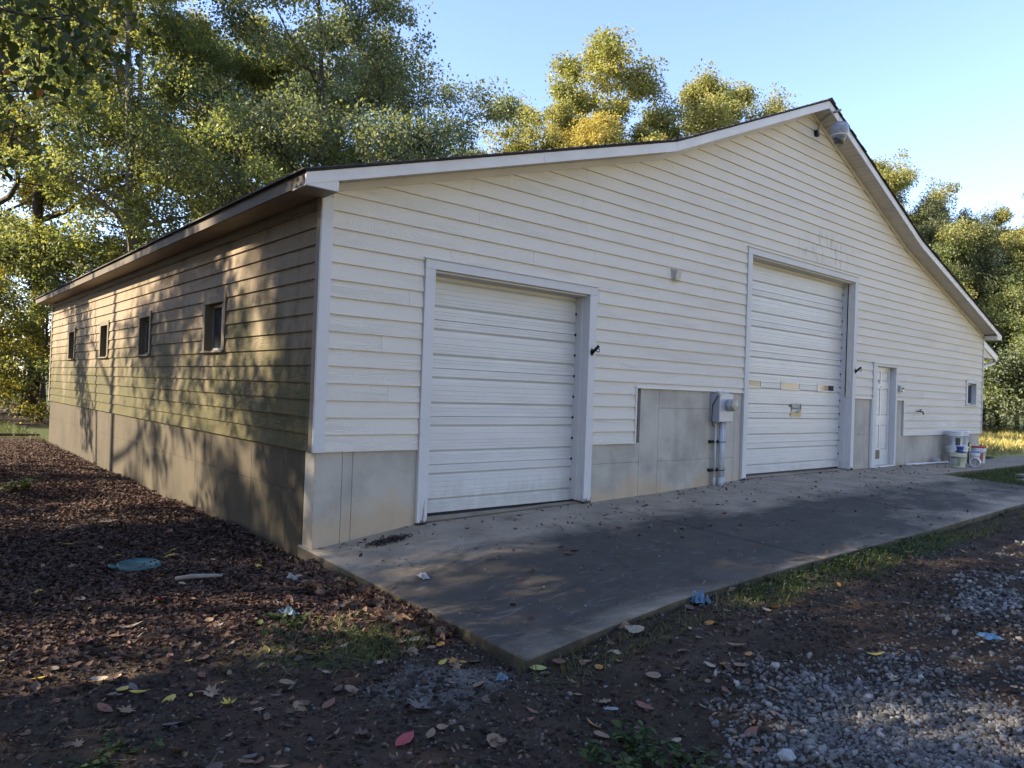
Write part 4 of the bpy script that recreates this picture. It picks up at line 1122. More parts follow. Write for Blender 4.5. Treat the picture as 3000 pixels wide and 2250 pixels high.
def bucket(x, y, z, r, h, mat, label, lid=None, handle=True, labels=(), grp='buckets at the end of the walkway'):
    b = tag(empty('bucket', (x, y, z)), label, 'bucket', grp)
    rb = r*0.88
    prof = [(rb*0.97, 0.0), (rb, 0.012), (r*0.965, h*0.74), (r*1.03, h*0.745), (r*1.03, h*0.765), (r*0.975, h*0.775), (r*0.985, h*0.86), (r*1.05, h*0.865), (r*1.05, h*0.89), (r*0.99, h*0.90), (r*1.0, h*0.985), (r*1.06, h*0.988), (r*1.06, h), (r*0.96, h), (r*0.94, h*0.9), (rb*0.93, 0.02)]
    MB().lathe(prof, 28, closed_top=True).build('bucket_body', mat, b, 0, True)
    if lid: MB().lathe([(r*1.07, h*0.955), (r*1.09, h*0.96), (r*1.09, h+0.012), (r*1.0, h+0.016), (r*0.95, h+0.008), (0, h+0.008)], 28, closed_bottom=False).build('lid', lid, b, 0, True)
    if handle:
        MB().tube([(r*1.06*math.cos(VIEW+t), r*1.06*math.sin(VIEW+t), h*0.82 - 0.42*h*math.sin((t+1.45)/2.9*math.pi)) for t in np.linspace(-1.45, 1.45, 13)], 0.0035, 6).build('handle', M['pvc_grey'], b, 0, True)
    for (mt, a0, a1, f0, f1) in labels:
        rr = lambda f: (rb + (r*0.965-rb)*f/0.74) + 0.002
        arc_label('label', mt, rr(f0), rr(f1), h*f0, h*f1, VIEW+a0, VIEW+a1, b)
    return b
b1 = bucket(14.38, -0.58, pz_(14.38, -0.58), 0.150, 0.31, CP, 'squat cream bucket with a green label standing nearest on the walkway', None, True, [(DL, -1.05, 0.35, 0.62, 0.68), (GRL, -1.05, -0.1, 0.16, 0.61), (GL, -0.1, 0.35, 0.16, 0.61), (GL, -1.05, 0.35, 0.10, 0.155)])
b2 = bucket(15.27, -0.22, pz_(15.27, -0.22), 0.162, 0.365, WP, 'white bucket at the bottom of the stack against the wall', WP, True, [(GRL, -0.9, -0.45, 0.15, 0.65)])
b3 = bucket(15.27, -0.22, pz_(15.27, -0.22)+0.383, 0.158, 0.335, WP, 'white bucket with grey labels on top of the stack against the wall', WP, False, [(GRL, -1.0, -0.35, 0.12, 0.62), (DL, 0.05, 0.75, 0.10, 0.60)])
b4 = bucket(15.72, -0.19, pz_(15.72, -0.19), 0.150, 0.365, WP, 'white bucket half hidden at the bottom behind the stack', WP, False, [])
b5 = bucket(15.72, -0.19, pz_(15.72, -0.19)+0.383, 0.152, 0.335, WP, 'white bucket standing on top behind the taller stack', WP, False, [(GRL, 0.0, 0.9, 0.12, 0.6)])
b6 = bucket(16.37, -0.34, pz_(16.37, -0.34), 0.165, 0.37, WP, 'white bucket with red lid and red label by the barn corner', RED, False, [(REDL, -0.2, 0.75, 0.1, 0.66), (GRL, -0.7, -0.22, 0.1, 0.66)])
MB().tube([(0.165*1.0*math.cos(t), 0.02, 0.35+0.19*math.sin(t)) for t in np.linspace(0, math.pi, 13)], 0.0035, 6).build('handle', M['pvc_grey'], b6, 0, True)
b7 = bucket(15.82, -0.45, pz_(15.82, -0.45), 0.10, 0.27, WP, 'small white tub with light blue lid between the larger buckets', BLU, False, [(GRL, -0.5, 0.5, 0.15, 0.6)])
tb = tag(empty('spool', (14.42, -0.60, pz_(14.38, -0.58)+0.318)), 'dark blue waisted plastic spool standing on the cream bucket', 'spool')
MB().lathe([(0.075, 0), (0.078, 0.02), (0.06, 0.05), (0.064, 0.07), (0.075, 0.095), (0.075, 0.12), (0.0, 0.122)], 20).build('spool_body', DBL, tb, 0, True)
MB().lathe([(0.12, -0.006), (0.12, 0.0), (0.0, 0.0)], 20).build('tray', M['black_iron'], tb, 0, True)
tall = tag(empty('can', (16.12, -0.22, pz_(16.12, -0.22))), 'tall narrow dark and yellow can between the white and red buckets', 'can')
MB().lathe([(0.062, 0.0), (0.062, 0.45), (0.055, 0.465), (0.0, 0.466)], 18).build('can_body', DL, tall, 0, True)
arc_label('can_stripe', plain('yellow_stripe', (0.55, 0.45, 0.12), 0.5, 0, 0.2), 0.0632, 0.0632, 0.02, 0.45, VIEW+0.3, VIEW+1.1, tall)
tin = tag(empty('paint_tin', (14.98, -0.72, pz_(14.98, -0.72))), 'white paint tin with rusty side lying tipped over beside the cream bucket', 'paint tin')
mb = MB().lathe([(0.098, 0.0), (0.10, 0.01), (0.10, 0.26), (0.103, 0.265), (0.09, 0.268), (0.088, 0.02), (0.0, 0.015)], 24)
R3 = Matrix.Translation((0, 0, 0.102)) @ Matrix.Rotation(math.radians(22), 4, 'Z') @ Matrix.Rotation(math.radians(90), 4, 'Y') @ Matrix.Translation((0, 0, -0.13))
R3f = Matrix.Translation((0, 0, 0.102)) @ Matrix.Rotation(math.radians(180+14), 4, 'Z') @ Matrix.Rotation(math.radians(90), 4, 'Y') @ Matrix.Translation((0, 0, -0.13))
mb.v = [tuple(R3f @ Vector(p)) for p in mb.v]; mb.build('tin_body', WP, tin, 0, True)
mb = MB()
for i in range(9):
    a = math.radians(-40 + 100*i/8)
    for zz in (0.02, 0.25): mb.v.append(tuple(R3f @ Vector((0.1008*math.cos(a), 0.1008*math.sin(a), zz))))
for i in range(8): q = 2*i; mb.f.append((q, q+2, q+3, q+1))
mb.build('rust_patch', plain('rust', (0.13, 0.055, 0.035), 0.8, 0, 0.4), tin, 0, True)
jar = tag(empty('plastic_jar', (14.62, -0.09, pz_(14.62, -0.09))), 'clear plastic jar lying on its side at the foot of the wall', 'jar')
mb = MB().lathe([(0.0, 0.0), (0.06, 0.004), (0.066, 0.03), (0.066, 0.13), (0.05, 0.155), (0.042, 0.16), (0.042, 0.185)], 20, closed_bottom=False)
Rj = Matrix.Translation((0, 0, 0.067)) @ Matrix.Rotation(math.radians(8), 4, 'Z') @ Matrix.Rotation(math.radians(90), 4, 'Y') @ Matrix.Translation((0, 0, -0.09))
mb.v = [tuple(Rj @ Vector(p)) for p in mb.v]; mb.build('jar_body', M['clear_jar'], jar, 0, True)
MB().tube([tuple(Rj @ Vector((0, 0, 0.176))), tuple(Rj @ Vector((0, 0, 0.20)))], 0.045, 16).build('jar_lid', WP, jar, 0, True)
pp = tag(empty('plastic_pipe', (13.75, -0.08, pz_(13.7, -0.08))), 'long thin white plastic pipe lying along the foot of the wall', 'pipe')
MB().tube([(-0.62, 0.06, 0.022), (0.0, 0.0, 0.020), (1.2, -0.09, 0.022)], 0.020, 10).tube([(1.2, -0.09, 0.022), (1.23, -0.095, 0.022)], 0.024, 10).build('pipe', WP, pp, 0, True)

# ------------------------------------------------------------------ trees
LEAFQ = np.array([[0, 0, 0], [0.42, 0.34, 0.05], [1, 0, -0.04], [0.42, -0.34, 0.05]])       # a folded leaf, two triangles
def leaf_cloud(centres, radii, counts, size, r, droop=0.25, squash=0.75, aspect=1.0):
    """leaf-sized faces through a set of clumps"""
    N = int(np.sum(counts))
    c = np.repeat(centres, counts, axis=0); rad = np.repeat(radii, counts)
    d = r.normal(size=(N, 3)); d /= np.linalg.norm(d, axis=1)[:, None]
    u = r.random(N)**(1/2.2)
    p = c + d*(u*rad)[:, None]*np.array([1, 1, squash])
    # leaf axis: outward, drooping; leaf normal mostly up
    ax = d + r.normal(size=(N, 3))*0.7; ax[:, 2] -= droop; ax /= np.linalg.norm(ax, axis=1)[:, None]
    nrm = r.normal(size=(N, 3))*0.65 + np.array([0, 0, 1.0]) + d*0.35
    sd = np.cross(nrm, ax); sd /= (np.linalg.norm(sd, axis=1)[:, None]+1e-9)
    nr = np.cross(ax, sd)
    s = size*(0.65 + 0.7*r.random(N))
    V = (p[:, None, :] + s[:, None, None]*(LEAFQ[None, :, 0:1]*ax[:, None, :] + aspect*LEAFQ[None, :, 1:2]*sd[:, None, :] + LEAFQ[None, :, 2:3]*nr[:, None, :])).reshape(-1, 3)
    q = np.arange(N*4).reshape(N, 4)
    F = np.concatenate([q[:, [0, 1, 2]], q[:, [0, 2, 3]]])
    clump = np.repeat(r.random(len(counts)), counts)
    rnd = np.clip(0.55*clump + 0.45*r.random(N), 0, 1)
    return V, F, np.repeat(rnd, 4)

def tree_parts(seed, H, base, rad, trunk_r, nleaf, lsize, limbs=11, shape=1.0, lean=0.03, clump_r=0.75, cone=0.0):
    """trunk mesh and crown mesh of one broadleaf tree standing at the origin"""
    r = np.random.default_rng(seed); rr = random.Random(seed)
    mb = MB(); tips = []
    n = 9
    lx, ly = r.normal(size=2)*lean
    tr = [Vector((lx*H*(t**1.5)+0.12*math.sin(3*t+seed), ly*H*(t**1.5)+0.12*math.cos(2.3*t+seed)-0.12, H*0.93*t-0.25)) for t in np.linspace(0, 1, n)]
    mb.tube(tr, [trunk_r*(1.35 if i == 0 else 1.0)*(1-0.88*(i/(n-1))**0.9) for i in range(n)], 9)
    def at(t):
        f = t*(n-1); i = min(int(f), n-2); return tr[i].lerp(tr[i+1], f-i), trunk_r*(1-0.88*t**0.9)
    for k in range(limbs):
        t = base/H + (0.97-base/H)*((k+0.4)/limbs)**0.92
        p0, r0 = at(min(t, 0.98))
        az = k*2.399 + rr.uniform(-0.5, 0.5)
        u = (t - base/H)/(1-base/H)
        reach = rad*(shape*math.sin(math.pi*min(1, 0.22+0.78*u)**0.85)*0.75+0.30*(1-u)+0.10)*rr.uniform(0.8, 1.12)
        if cone: reach = rad*((1-u)**0.75*cone + 0.10)*rr.uniform(0.45, 1.25)
        rise = reach*rr.uniform(0.25, 0.75)*(0.6+u)
        pts = [p0]; m = 5
        for j in range(1, m+1):
            w = j/m
            pts.append(p0 + Vector((math.cos(az+0.25*math.sin(3*w+k))*reach*w, math.sin(az+0.25*math.sin(3*w+k))*reach*w, rise*(w**1.3)-0.10*reach*w*w)))
        rl = min(r0*0.6, 0.02+0.028*reach)
        mb.tube(pts, [rl*(1-0.82*j/m) for j in range(m+1)], 6, False)
        for j in range(2, m+1):
            nsub = 2 if j < m else 3
            for q in range(nsub):
                a2 = az + rr.uniform(-1.4, 1.4); L = reach*rr.uniform(0.22, 0.42)
                pe = pts[j] + Vector((math.cos(a2)*L, math.sin(a2)*L, L*rr.uniform(-0.15, 0.75)))
                pm = pts[j].lerp(pe, 0.5) + Vector((0, 0, 0.06*L))
                mb.tube([pts[j], pm, pe], [rl*0.30*(1.2-j/m)+0.006, rl*0.16+0.005, 0.005], 4, False)
                tips.append(pe); tips.append(pm.lerp(pe, 0.4))
                for _ in range(2): tips.append(pe + Vector((rr.gauss(0, 0.5), rr.gauss(0, 0.5), rr.gauss(0.1, 0.35)))*clump_r)
    for q in range(5): tips.append(tr[-1] + Vector((rr.gauss(0, 0.5), rr.gauss(0, 0.5), rr.uniform(-0.8, 0.5))))
    c = np.array([tuple(p) for p in tips]); w = r.random(len(c))**1.2 + 0.25
    counts = np.maximum(3, (w/w.sum()*nleaf).astype(int))
    V, F, A = leaf_cloud(c, clump_r*(0.6+0.7*r.random(len(c))), counts, lsize, r)
    tm = D.meshes.new('trunk'); tm.from_pydata(mb.v, [], mb.f)
    tm.polygons.foreach_set('use_smooth', np.ones(len(tm.polygons), dtype=bool)); tm.update()
    cm = np_mesh('crown', V, F, {'rnd': A})
    return tm, cm

def pine_parts(seed, H, base, rad, trunk_r, nleaf):
    r = np.random.default_rng(seed); rr = random.Random(seed); mb = MB(); tips = []
    n = 8
    tr = [Vector((0.15*math.sin(2.2*t+seed), 0.1*math.cos(3*t), H*t-0.2)) for t in np.linspace(0, 1, n)]
    mb.tube(tr, [trunk_r*(1-0.9*i/(n-1)) for i in range(n)], 8)
    z = base
    while z < H*0.97:
        u = (z-base)/(H-base); R_ = rad*(1-u)**0.6*(0.45+0.55*min(1, u*4+0.3))
        for k in range(rr.randint(3, 5)):
            az = rr.uniform(0, 6.28); L = R_*rr.uniform(0.65, 1.1); f = z/H*(n-1); i = min(int(f), n-2); p0 = tr[i].lerp(tr[i+1], f-i)
            pts = [p0 + Vector((math.cos(az)*L*w, math.sin(az)*L*w, L*(0.22*w + 0.22*w*w))) for w in (0, 0.5, 1)]
            mb.tube(pts, [0.03*(1-u)+0.012, 0.018, 0.007], 4, False)
            for w in (0.45, 0.7, 0.88, 1.0):
                for _ in range(2):
                    q = pts[0].lerp(pts[2], w) + Vector((rr.gauss(0, 0.22)*L*0.5, rr.gauss(0, 0.22)*L*0.5, rr.gauss(0.05, 0.12))); tips.append(q)
        z += rr.uniform(0.35, 0.7)
    c = np.array([tuple(p) for p in tips]); w = r.random(len(c))+0.4
    counts = np.maximum(4, (w/w.sum()*nleaf).astype(int))
    V, F, A = leaf_cloud(c, 0.42*(0.7+0.6*r.random(len(c))), counts, 0.20, r, -0.25, 0.8, 0.22)
    tm = D.meshes.new('trunk'); tm.from_pydata(mb.v, [], mb.f); tm.update()
    return tm, np_mesh('crown', V, F, {'rnd': A})

BK_DARK = bark_mat('dark_bark', (0.030, 0.025, 0.021), (0.105, 0.088, 0.072))
BK_GREY = bark_mat('grey_bark', (0.06, 0.052, 0.045), (0.20, 0.18, 0.155))
LM = {
 'oak':    leaf_mat('oak_leaves', [(0.0, (0.105, 0.138, 0.070)), (0.55, (0.172, 0.210, 0.098)), (0.88, (0.25, 0.268, 0.11)), (1.0, (0.35, 0.29, 0.11))], 0.52, 0.42),
 'dark':   leaf_mat('dark_green_leaves', [(0.0, (0.102, 0.132, 0.088)), (0.6, (0.160, 0.195, 0.120)), (0.95, (0.22, 0.242, 0.135)), (1.0, (0.28, 0.235, 0.11))], 0.42, 0.40),
 'turn':   leaf_mat('turning_leaves', [(0.0, (0.135, 0.155, 0.048)), (0.5, (0.225, 0.228, 0.068)), (0.85, (0.33, 0.28, 0.08)), (1.0, (0.38, 0.21, 0.08))], 0.55, 0.42),
 'yellow': leaf_mat('yellow_maple_leaves', [(0.0, (0.25, 0.25, 0.085)), (0.5, (0.37, 0.32, 0.10)), (0.85, (0.44, 0.33, 0.105)), (1.0, (0.42, 0.25, 0.10))], 0.45, 0.42),
 'pale':   leaf_mat('pale_green_leaves', [(0.0, (0.165, 0.190, 0.080)), (0.6, (0.245, 0.255, 0.105)), (1.0, (0.34, 0.29, 0.115))], 0.45, 0.42),
 'pine':   leaf_mat('pine_needles', [(0.0, (0.070, 0.092, 0.055)), (0.7, (0.13, 0.15, 0.080)), (1.0, (0.19, 0.19, 0.09))], 0.20, 0.45),
}
FORM = {}
def form(key):
    if key in FORM: return FORM[key]
    spec = {
     'tall_a': lambda: tree_parts(11, 20, 5.0, 4.6, 0.30, 62000, 0.118, 15, 1.0, 0.03, 0.62),
     'tall_b': lambda: tree_parts(23, 22, 6.0, 5.0, 0.32, 64000, 0.118, 16, 1.05, 0.02, 0.64),
     'tall_c': lambda: tree_parts(37, 18, 4.0, 4.4, 0.28, 62000, 0.115, 15, 1.0, 0.05, 0.62),
     'broad':  lambda: tree_parts(41, 17, 3.2, 5.6, 0.34, 80000, 0.115, 17, 1.12, 0.02, 0.72),
     'open_a': lambda: tree_parts(101, 15, 2.6, 4.6, 0.28, 17000, 0.16, 9, 1.15, 0.03, 0.60),
     'open_b': lambda: tree_parts(113, 16, 2.8, 4.4, 0.28, 17000, 0.16, 9, 1.15, 0.03, 0.60),
     'young':  lambda: tree_parts(53, 8.5, 1.2, 2.8, 0.13, 20000, 0.12, 13, 1.0, 0.03, 0.6),
     'upright':lambda: tree_parts(67, 17, 3.5, 3.7, 0.24, 70000, 0.100, 30, 0.9, 0.01, 0.44, 1.0),
     'bush':   lambda: tree_parts(71, 3.4, 0.35, 1.7, 0.05, 7000, 0.11, 11, 1.0, 0.02, 0.5),
    }[key]
    FORM[key] = spec(); return FORM[key]
def tree(key, x, y, rz, s, leaves, label, grp, bark=None, hs=1.0, cat='tree', name='broadleaf_tree'):
    tm, cm = form(key) if key != 'pine' else pine_form()
    t = tag(empty(name, (x, y, float(gbase(x, y))-0.02), rz), label, cat, grp)
    t.scale = (s, s, s*hs)
    for nm, me, mt in (('trunk', tm, bark or BK_DARK), ('crown', cm, leaves)):
        o = D.objects.new(nm, me); o.parent = t; col.objects.link(o)
        if len(me.materials) == 0: me.materials.append(mt)
        o.material_slots[0].link = 'OBJECT'; o.material_slots[0].material = mt
    return t
def pine_form():
    if 'pine' not in FORM: FORM['pine'] = pine_parts(83, 14, 3.2, 2.7, 0.19, 26000)
    return FORM['pine']

WOOD = 'trees of the wood behind the barn'
# first row, close behind the barn
tree('tall_b', -0.55, 24.0, 0.4, 0.92, LM['oak'], 'dark trunked tree at the left end of the wood behind the barn', WOOD)
tree('tall_a', 3.4, 22.0, 2.1, 0.98, LM['oak'], 'tall forked tree right of the dark trunked one at the left of the wood', WOOD, BK_GREY)
tree('broad', 7.4, 23.5, 1.1, 0.95, LM['oak'], 'wide green oak standing behind the middle of the left wall', WOOD)
tree('tall_c', 9.4, 18.8, 3.7, 1.02, LM['dark'], 'dense dark green tree behind the eave corner of the barn', WOOD)
tree('broad', 11.9, 21.3, 0.2, 0.98, LM['dark'], 'round blue green oak at the right edge of the wood, against the sky', WOOD)
tree('tall_c', 17.0, 24.0, 5.2, 0.78, LM['dark'], 'lower dark green tree right of the round oak, cut off by the roof', WOOD)
# second row, with sun in it
tree('tall_a', -2.2, 33.0, 0.9, 1.05, LM['turn'], 'sunlit yellow green tree at the far left of the frame', WOOD, BK_GREY)
tree('tall_c', 1.8, 30.5, 4.4, 1.2, LM['turn'], 'yellowing tree glowing between the two leftmost trunks', WOOD)
tree('tall_b', 6.0, 33.0, 1.7, 1.05, LM['turn'], 'sunlit yellow green tree behind the tall forked one', WOOD, BK_GREY)
tree('tall_a', 10.5, 31.5, 2.9, 1.05, LM['turn'], 'bright leaved tree showing through gaps behind the wide oak', WOOD)
tree('tall_b', 15.5, 33.5, 3.3, 0.9, LM['oak'], 'taller green tree far behind the round oak', WOOD)
tree('tall_c', -5.0, 36.0, 0.3, 1.0, LM['turn'], 'tree just outside the left edge, its crown reaching into the picture', WOOD)
# understorey seen past the barn's far corner
tree('young', -0.9, 27.5, 1.0, 0.85, LM['turn'], 'young sunlit tree in the undergrowth left of the barn', WOOD)
tree('young', 1.2, 25.2, 2.6, 0.75, LM['oak'], 'young green tree beside the far corner of the barn', WOOD)
tree('bush', -0.7, 24.4, 0.0, 0.9, LM['turn'], 'yellow green shrub at the foot of the leftmost trunk', 'shrubs at the edge of the wood', None, 1.0, 'shrub', 'shrub')
tree('bush', 1.0, 29.5, 1.9, 1.2, LM['pale'], 'pale sunlit shrub deep in the gap left of the barn', 'shrubs at the edge of the wood', None, 1.0, 'shrub', 'shrub')
tree('bush', -1.6, 31.0, 2.9, 1.5, LM['turn'], 'low leafy shrub at the far left edge of the wood', 'shrubs at the edge of the wood', None, 1.0, 'shrub', 'shrub')
# behind the roof
BACK = 'trees seen over the barn roof'
tree('upright', 29.8, 25.2, 0.5, 1.85, LM['pale'], 'tall yellow green tree rising highest over the roof', BACK, BK_GREY, 0.80)
tree('tall_c', 28.6, 25.6, 3.9, 1.10, LM['pale'], 'yellow green crown filling out the left side of the tallest one over the roof', BACK, BK_GREY)
tree('tall_c', 27.0, 22.0, 2.2, 1.02, LM['yellow'], 'golden orange tree in front of the tall yellow green one', BACK, BK_GREY)
tree('tall_c', 22.6, 27.5, 1.2, 0.92, LM['dark'], 'dark crown just left of the golden tree', BACK)
tree('tall_c', 22.0, 34.0, 4.2, 1.0, LM['turn'], 'thin yellowing tree between the dark crown and the golden tree', BACK, BK_GREY)
tree('tall_a', 35.5, 25.5, 2.0, 1.02, LM['oak'], 'blue green crown over the roof right of the golden tree', BACK)
tree('tall_c', 37.0, 23.0, 0.8, 1.32, LM['pale'], 'sunlit pale crown over the middle of the roof', BACK, BK_GREY)
tree('tall_c', 40.5, 22.0, 3.4, 1.36, LM['pale'], 'sunlit crown touching the right part of the roof below the peak', BACK, BK_GREY)
tree('upright', 33.0, 27.0, 3.0, 1.15, LM['turn'], 'greenish gold tree right beside the golden one', BACK, BK_GREY)
tree('upright', 25.4, 25.6, 1.4, 1.02, LM['turn'], 'green gold tree between the dark crown and the golden one', BACK, BK_GREY)
tree('upright', 32.0, 23.8, 4.0, 1.12, LM['pale'], 'pale pointed tree just right of the golden one', BACK, BK_GREY)
tree('broad', 41.5, 26.0, 4.0, 1.12, LM['oak'], 'green crown filling the gap between the two sunlit ones behind the roof', BACK)
# right side
FIELD = 'trees along the far side of the field'
tree('tall_c', 40.0, 12.4, 0.1, 0.93, LM['pale'], 'sunlit tree just right of the roof slope, tallest of the field edge', FIELD, BK_GREY)
tree('broad', 43.0, 12.6, 1.3, 0.84, LM['oak'], 'bushy green tree with yellow tips behind the dark pine', FIELD)
tree('pine', 41.0, 9.9, 0.0, 0.95, LM['pine'], 'dark pine standing left of the other pine at the field edge', 'pines at the field edge', None, 1.0, 'pine', 'pine_tree')
tree('pine', 42.5, 7.9, 2.0, 0.86, LM['pine'], 'dark pine standing right of the other pine, in front of pale trees', 'pines at the field edge', None, 1.0, 'pine', 'pine_tree')
tree('tall_a', 46.0, 8.8, 2.6, 0.70, LM['pale'], 'sunlit pale green tree at the right edge of the picture', FIELD, BK_GREY)
tree('tall_b', 47.0, 5.6, 0.6, 0.68, LM['pale'], 'last pale tree, cut by the right edge of the picture', FIELD, BK_GREY)
tree('broad', 45.0, 2.6, 2.1, 0.74, LM['oak'], 'green tree just past the right edge of the picture', FIELD)
tree('tall_c', 44.5, 10.6, 1.9, 0.80, LM['pale'], 'pale green tree filling the gap behind the two pines', FIELD, BK_GREY)
tree('broad', 50.0, 7.0, 3.0, 0.80, LM['oak'], 'green tree behind the pale one at the right edge of the picture', FIELD)
tree('broad', 48.0, 14.0, 0.4, 0.85, LM['turn'], 'yellowing tree far back behind the tallest field edge tree', FIELD, BK_GREY)
for i_, (fx_, fy_, fs) in enumerate([(47.5, -1.5, 1.2), (49.0, 2.0, 1.3), (48.0, 5.0, 1.25), (50.0, 8.5, 1.3), (48.5, 11.5, 1.25), (50.5, 14.5, 1.3), (52.0, 18.0, 1.3), (46.0, 16.5, 1.1), (54.0, 4.0, 1.4), (55.0, 10.0, 1.4), (44.0, 9.0, 0.9), (45.5, 6.8, 0.95), (43.8, 3.2, 0.9), (46.5, 12.5, 1.0)]):
    tree('young', fx_, fy_, 1.1*i_, fs, LM['oak' if i_ % 3 else 'dark'], 'low bushy tree in the shade deep inside the field edge', 'low trees inside the field edge')
tree('young', 38.4, 9.6, 2.2, 0.95, LM['oak'], 'low dark tree at the foot of the pines', FIELD)
tree('young', 40.6, 7.0, 0.7, 0.80, LM['oak'], 'low shady tree at the field edge right of the pines', FIELD)
tree('young', 43.5, 5.4, 1.2, 0.95, LM['oak'], 'low dark tree under the pale ones at the right edge', FIELD)
tree('bush', 37.8, 8.2, 0.4, 1.2, LM['oak'], 'dark shrub at the left foot of the field edge', 'shrubs along the field', None, 1.0, 'shrub', 'shrub')
tree('bush', 39.4, 6.2, 1.4, 1.3, LM['dark'], 'dark shrub in the middle of the field edge', 'shrubs along the field', None, 1.0, 'shrub', 'shrub')
tree('bush', 41.5, 4.0, 2.4, 1.3, LM['oak'], 'dark shrub at the right foot of the field edge', 'shrubs along the field', None, 1.0, 'shrub', 'shrub')
# trees left of the picture, whose shade dapples the wall and the yard
SIDE = 'trees left of the barn, outside the picture'
tree('open_a', -13.5, 8.5, 0.3, 0.95, LM['oak'], 'open crowned shade tree out of the picture left of the barn wall, nearest the yard', SIDE, None, 0.80)
tree('open_b', -12.0, 15.0, 1.9, 0.95, LM['oak'], 'open crowned shade tree out of the picture opposite the far half of the wall', SIDE)
tree('open_a', -12.5, 1.8, 1.2, 0.92, LM['oak'], 'open crowned shade tree out of the picture beside the yard', SIDE)
tree('open_b', -13.0, -3.0, 0.6, 0.95, LM['oak'], 'open crowned shade tree out of the picture left of the camera', SIDE)
tree('open_a', -12.8, 5.6, 2.2, 0.72, LM['oak'], 'smaller open crowned tree out of the picture between the two nearest shade trees', SIDE)
tree('open_b', -21.0, 12.0, 2.9, 0.95, LM['oak'], 'tall open crowned tree out of the picture standing farthest from the wall', SIDE, None, 1.3)
for i_, fy_ in enumerate((-19, -13.5, -8, -2.5, 3, 8.5, 14, 19.5, 25, 30.5, 36)):  # unseen row added to cut skylight on the side wall, kept below the sun
    tree('broad', -23.5 - 2.5*(i_ % 2), fy_, 1.3*i_, 0.66, LM['oak'], 'low dense tree added to the unseen wood edge left of the barn to dim skylight', 'wood edge left of the barn, outside the picture')
for i_, (fx_, fy_, fk, fs) in enumerate([(-38, -14, 'tall_c', 0.95), (-40, -5, 'broad', 1.0), (-37, 4, 'tall_a', 0.85), (-41, 12, 'tall_c', 0.98), (-38, 20, 'broad', 1.0),
                                   (-42, 28, 'tall_a', 0.88), (-37, 37, 'tall_c', 0.95), (-30, 46, 'broad', 1.05), (-36, -24, 'broad', 0.95), (-46, 8, 'tall_b', 0.85), (-47, 24, 'tall_b', 0.85), (-45, -10, 'tall_a', 0.9)]):
    tree(fk, fx_, fy_, 0.7*i_, fs, LM['oak'], 'tree of the unseen far wood added left of the barn to hide low sky', 'far wood left of the barn, outside the picture')  # unseen trees added to screen low sky from the side wall

for i_, (fx_, fy_, fk, fs, fm) in enumerate([(-20, -27, 'broad', 0.9, 'turn'), (-11, -31, 'tall_c', 0.85, 'pale'), (-3, -29, 'broad', 0.95, 'pale'), (5, -32, 'tall_a', 0.8, 'turn'), (12, -29, 'broad', 0.9, 'pale'),
                                       (20, -31, 'tall_c', 0.9, 'yellow'), (28, -28, 'broad', 0.95, 'pale'), (37, -31, 'tall_a', 0.8, 'turn'), (46, -27, 'broad', 0.95, 'pale'), (55, -22, 'tall_c', 0.95, 'pale'), (59, -11, 'broad', 0.95, 'turn')]):
    tree(fk, fx_, fy_, 0.9*i_, fs, LM[fm], 'sunlit tree of the wood across the meadow behind the camera', 'wood across the meadow behind the camera')
# the tree whose low boughs hang into the upper left of the picture
nt = tag(empty('overhanging_tree', (-6.6, 0.4, float(gbase(-6.6, 0.4)))), 'near tree at the left whose leafy boughs hang into the upper left corner', 'tree')
r = np.random.default_rng(91); rr = random.Random(91); mb = MB(); cc = []; bough = MB()
tr = [Vector((0.10*math.sin(t*4), 0.1*math.cos(t*3), 9.0*t-0.2)) for t in np.linspace(0, 1, 8)]
mb.tube(tr, [0.20*(1.3 if i == 0 else 1)*(1-0.85*i/7) for i in range(8)], 10)
targets = [(4.6, -0.6, 4.25), (4.3, -1.3, 3.75), (4.9, 0.6, 4.7), (4.05, -0.3, 3.55), (4.1, -1.7, 4.2), (3.7, 0.9, 4.2), (3.2, -0.8, 3.3), (5.1, -0.1, 5.2), (3.3, 1.6, 4.5), (2.4, -1.8, 3.6), (4.2, 0.6, 3.3), (3.0, 0.2, 5.5), (4.2, -0.9, 5.4),
           (-2.5, 1.5, 5.0), (-2.0, -2.0, 5.5), (0.5, -3.0, 5.5), (0.3, 3.0, 6.0), (1.5, 2.4, 7.0), (2.5, -1.5, 7.0), (-1.0, 0.5, 8.5), (1.2, 0.3, 8.2)]
for i, tg in enumerate(targets):
    t0 = min(0.95, (tg[2]*0.55+0.3)/9.0 + 0.06*(i % 3)); f = t0*7; k = min(int(f), 6); p0 = tr[k].lerp(tr[k+1], f-k); p1 = Vector(tg)
    pts = [p0.lerp(p1, w) + Vector((0.10*math.sin(5*w+i), 0.12*math.sin(4*w+2*i), 0.35*math.sin(math.pi*w))) for w in np.linspace(0, 1, 7)]
    bough.tube(pts, [0.045*(1-0.88*w)+0.003 for w in np.linspace(0, 1, 7)], 6, False)
    for j in range(3, 7):
        for q in range(4):
            a = rr.uniform(0, 6.28); L = rr.uniform(0.25, 0.7)
            pe = pts[j] + Vector((math.cos(a)*L, math.sin(a)*L, rr.uniform(-0.35, 0.15)))
            bough.tube([pts[j], pts[j].lerp(pe, 0.5)+Vector((0, 0, 0.05)), pe], [0.007, 0.005, 0.002], 4, False)
            for w in (0.35, 0.6, 0.8, 1.0): cc.append(pts[j].lerp(pe, w))
link('trunk', (lambda m: (m.from_pydata(mb.v, [], mb.f), m.update(), m)[-1])(D.meshes.new('trunk')), BK_DARK, nt)
link('bough', (lambda m: (m.from_pydata(bough.v, [], bough.f), m.update(), m)[-1])(D.meshes.new('bough')), BK_DARK, nt)
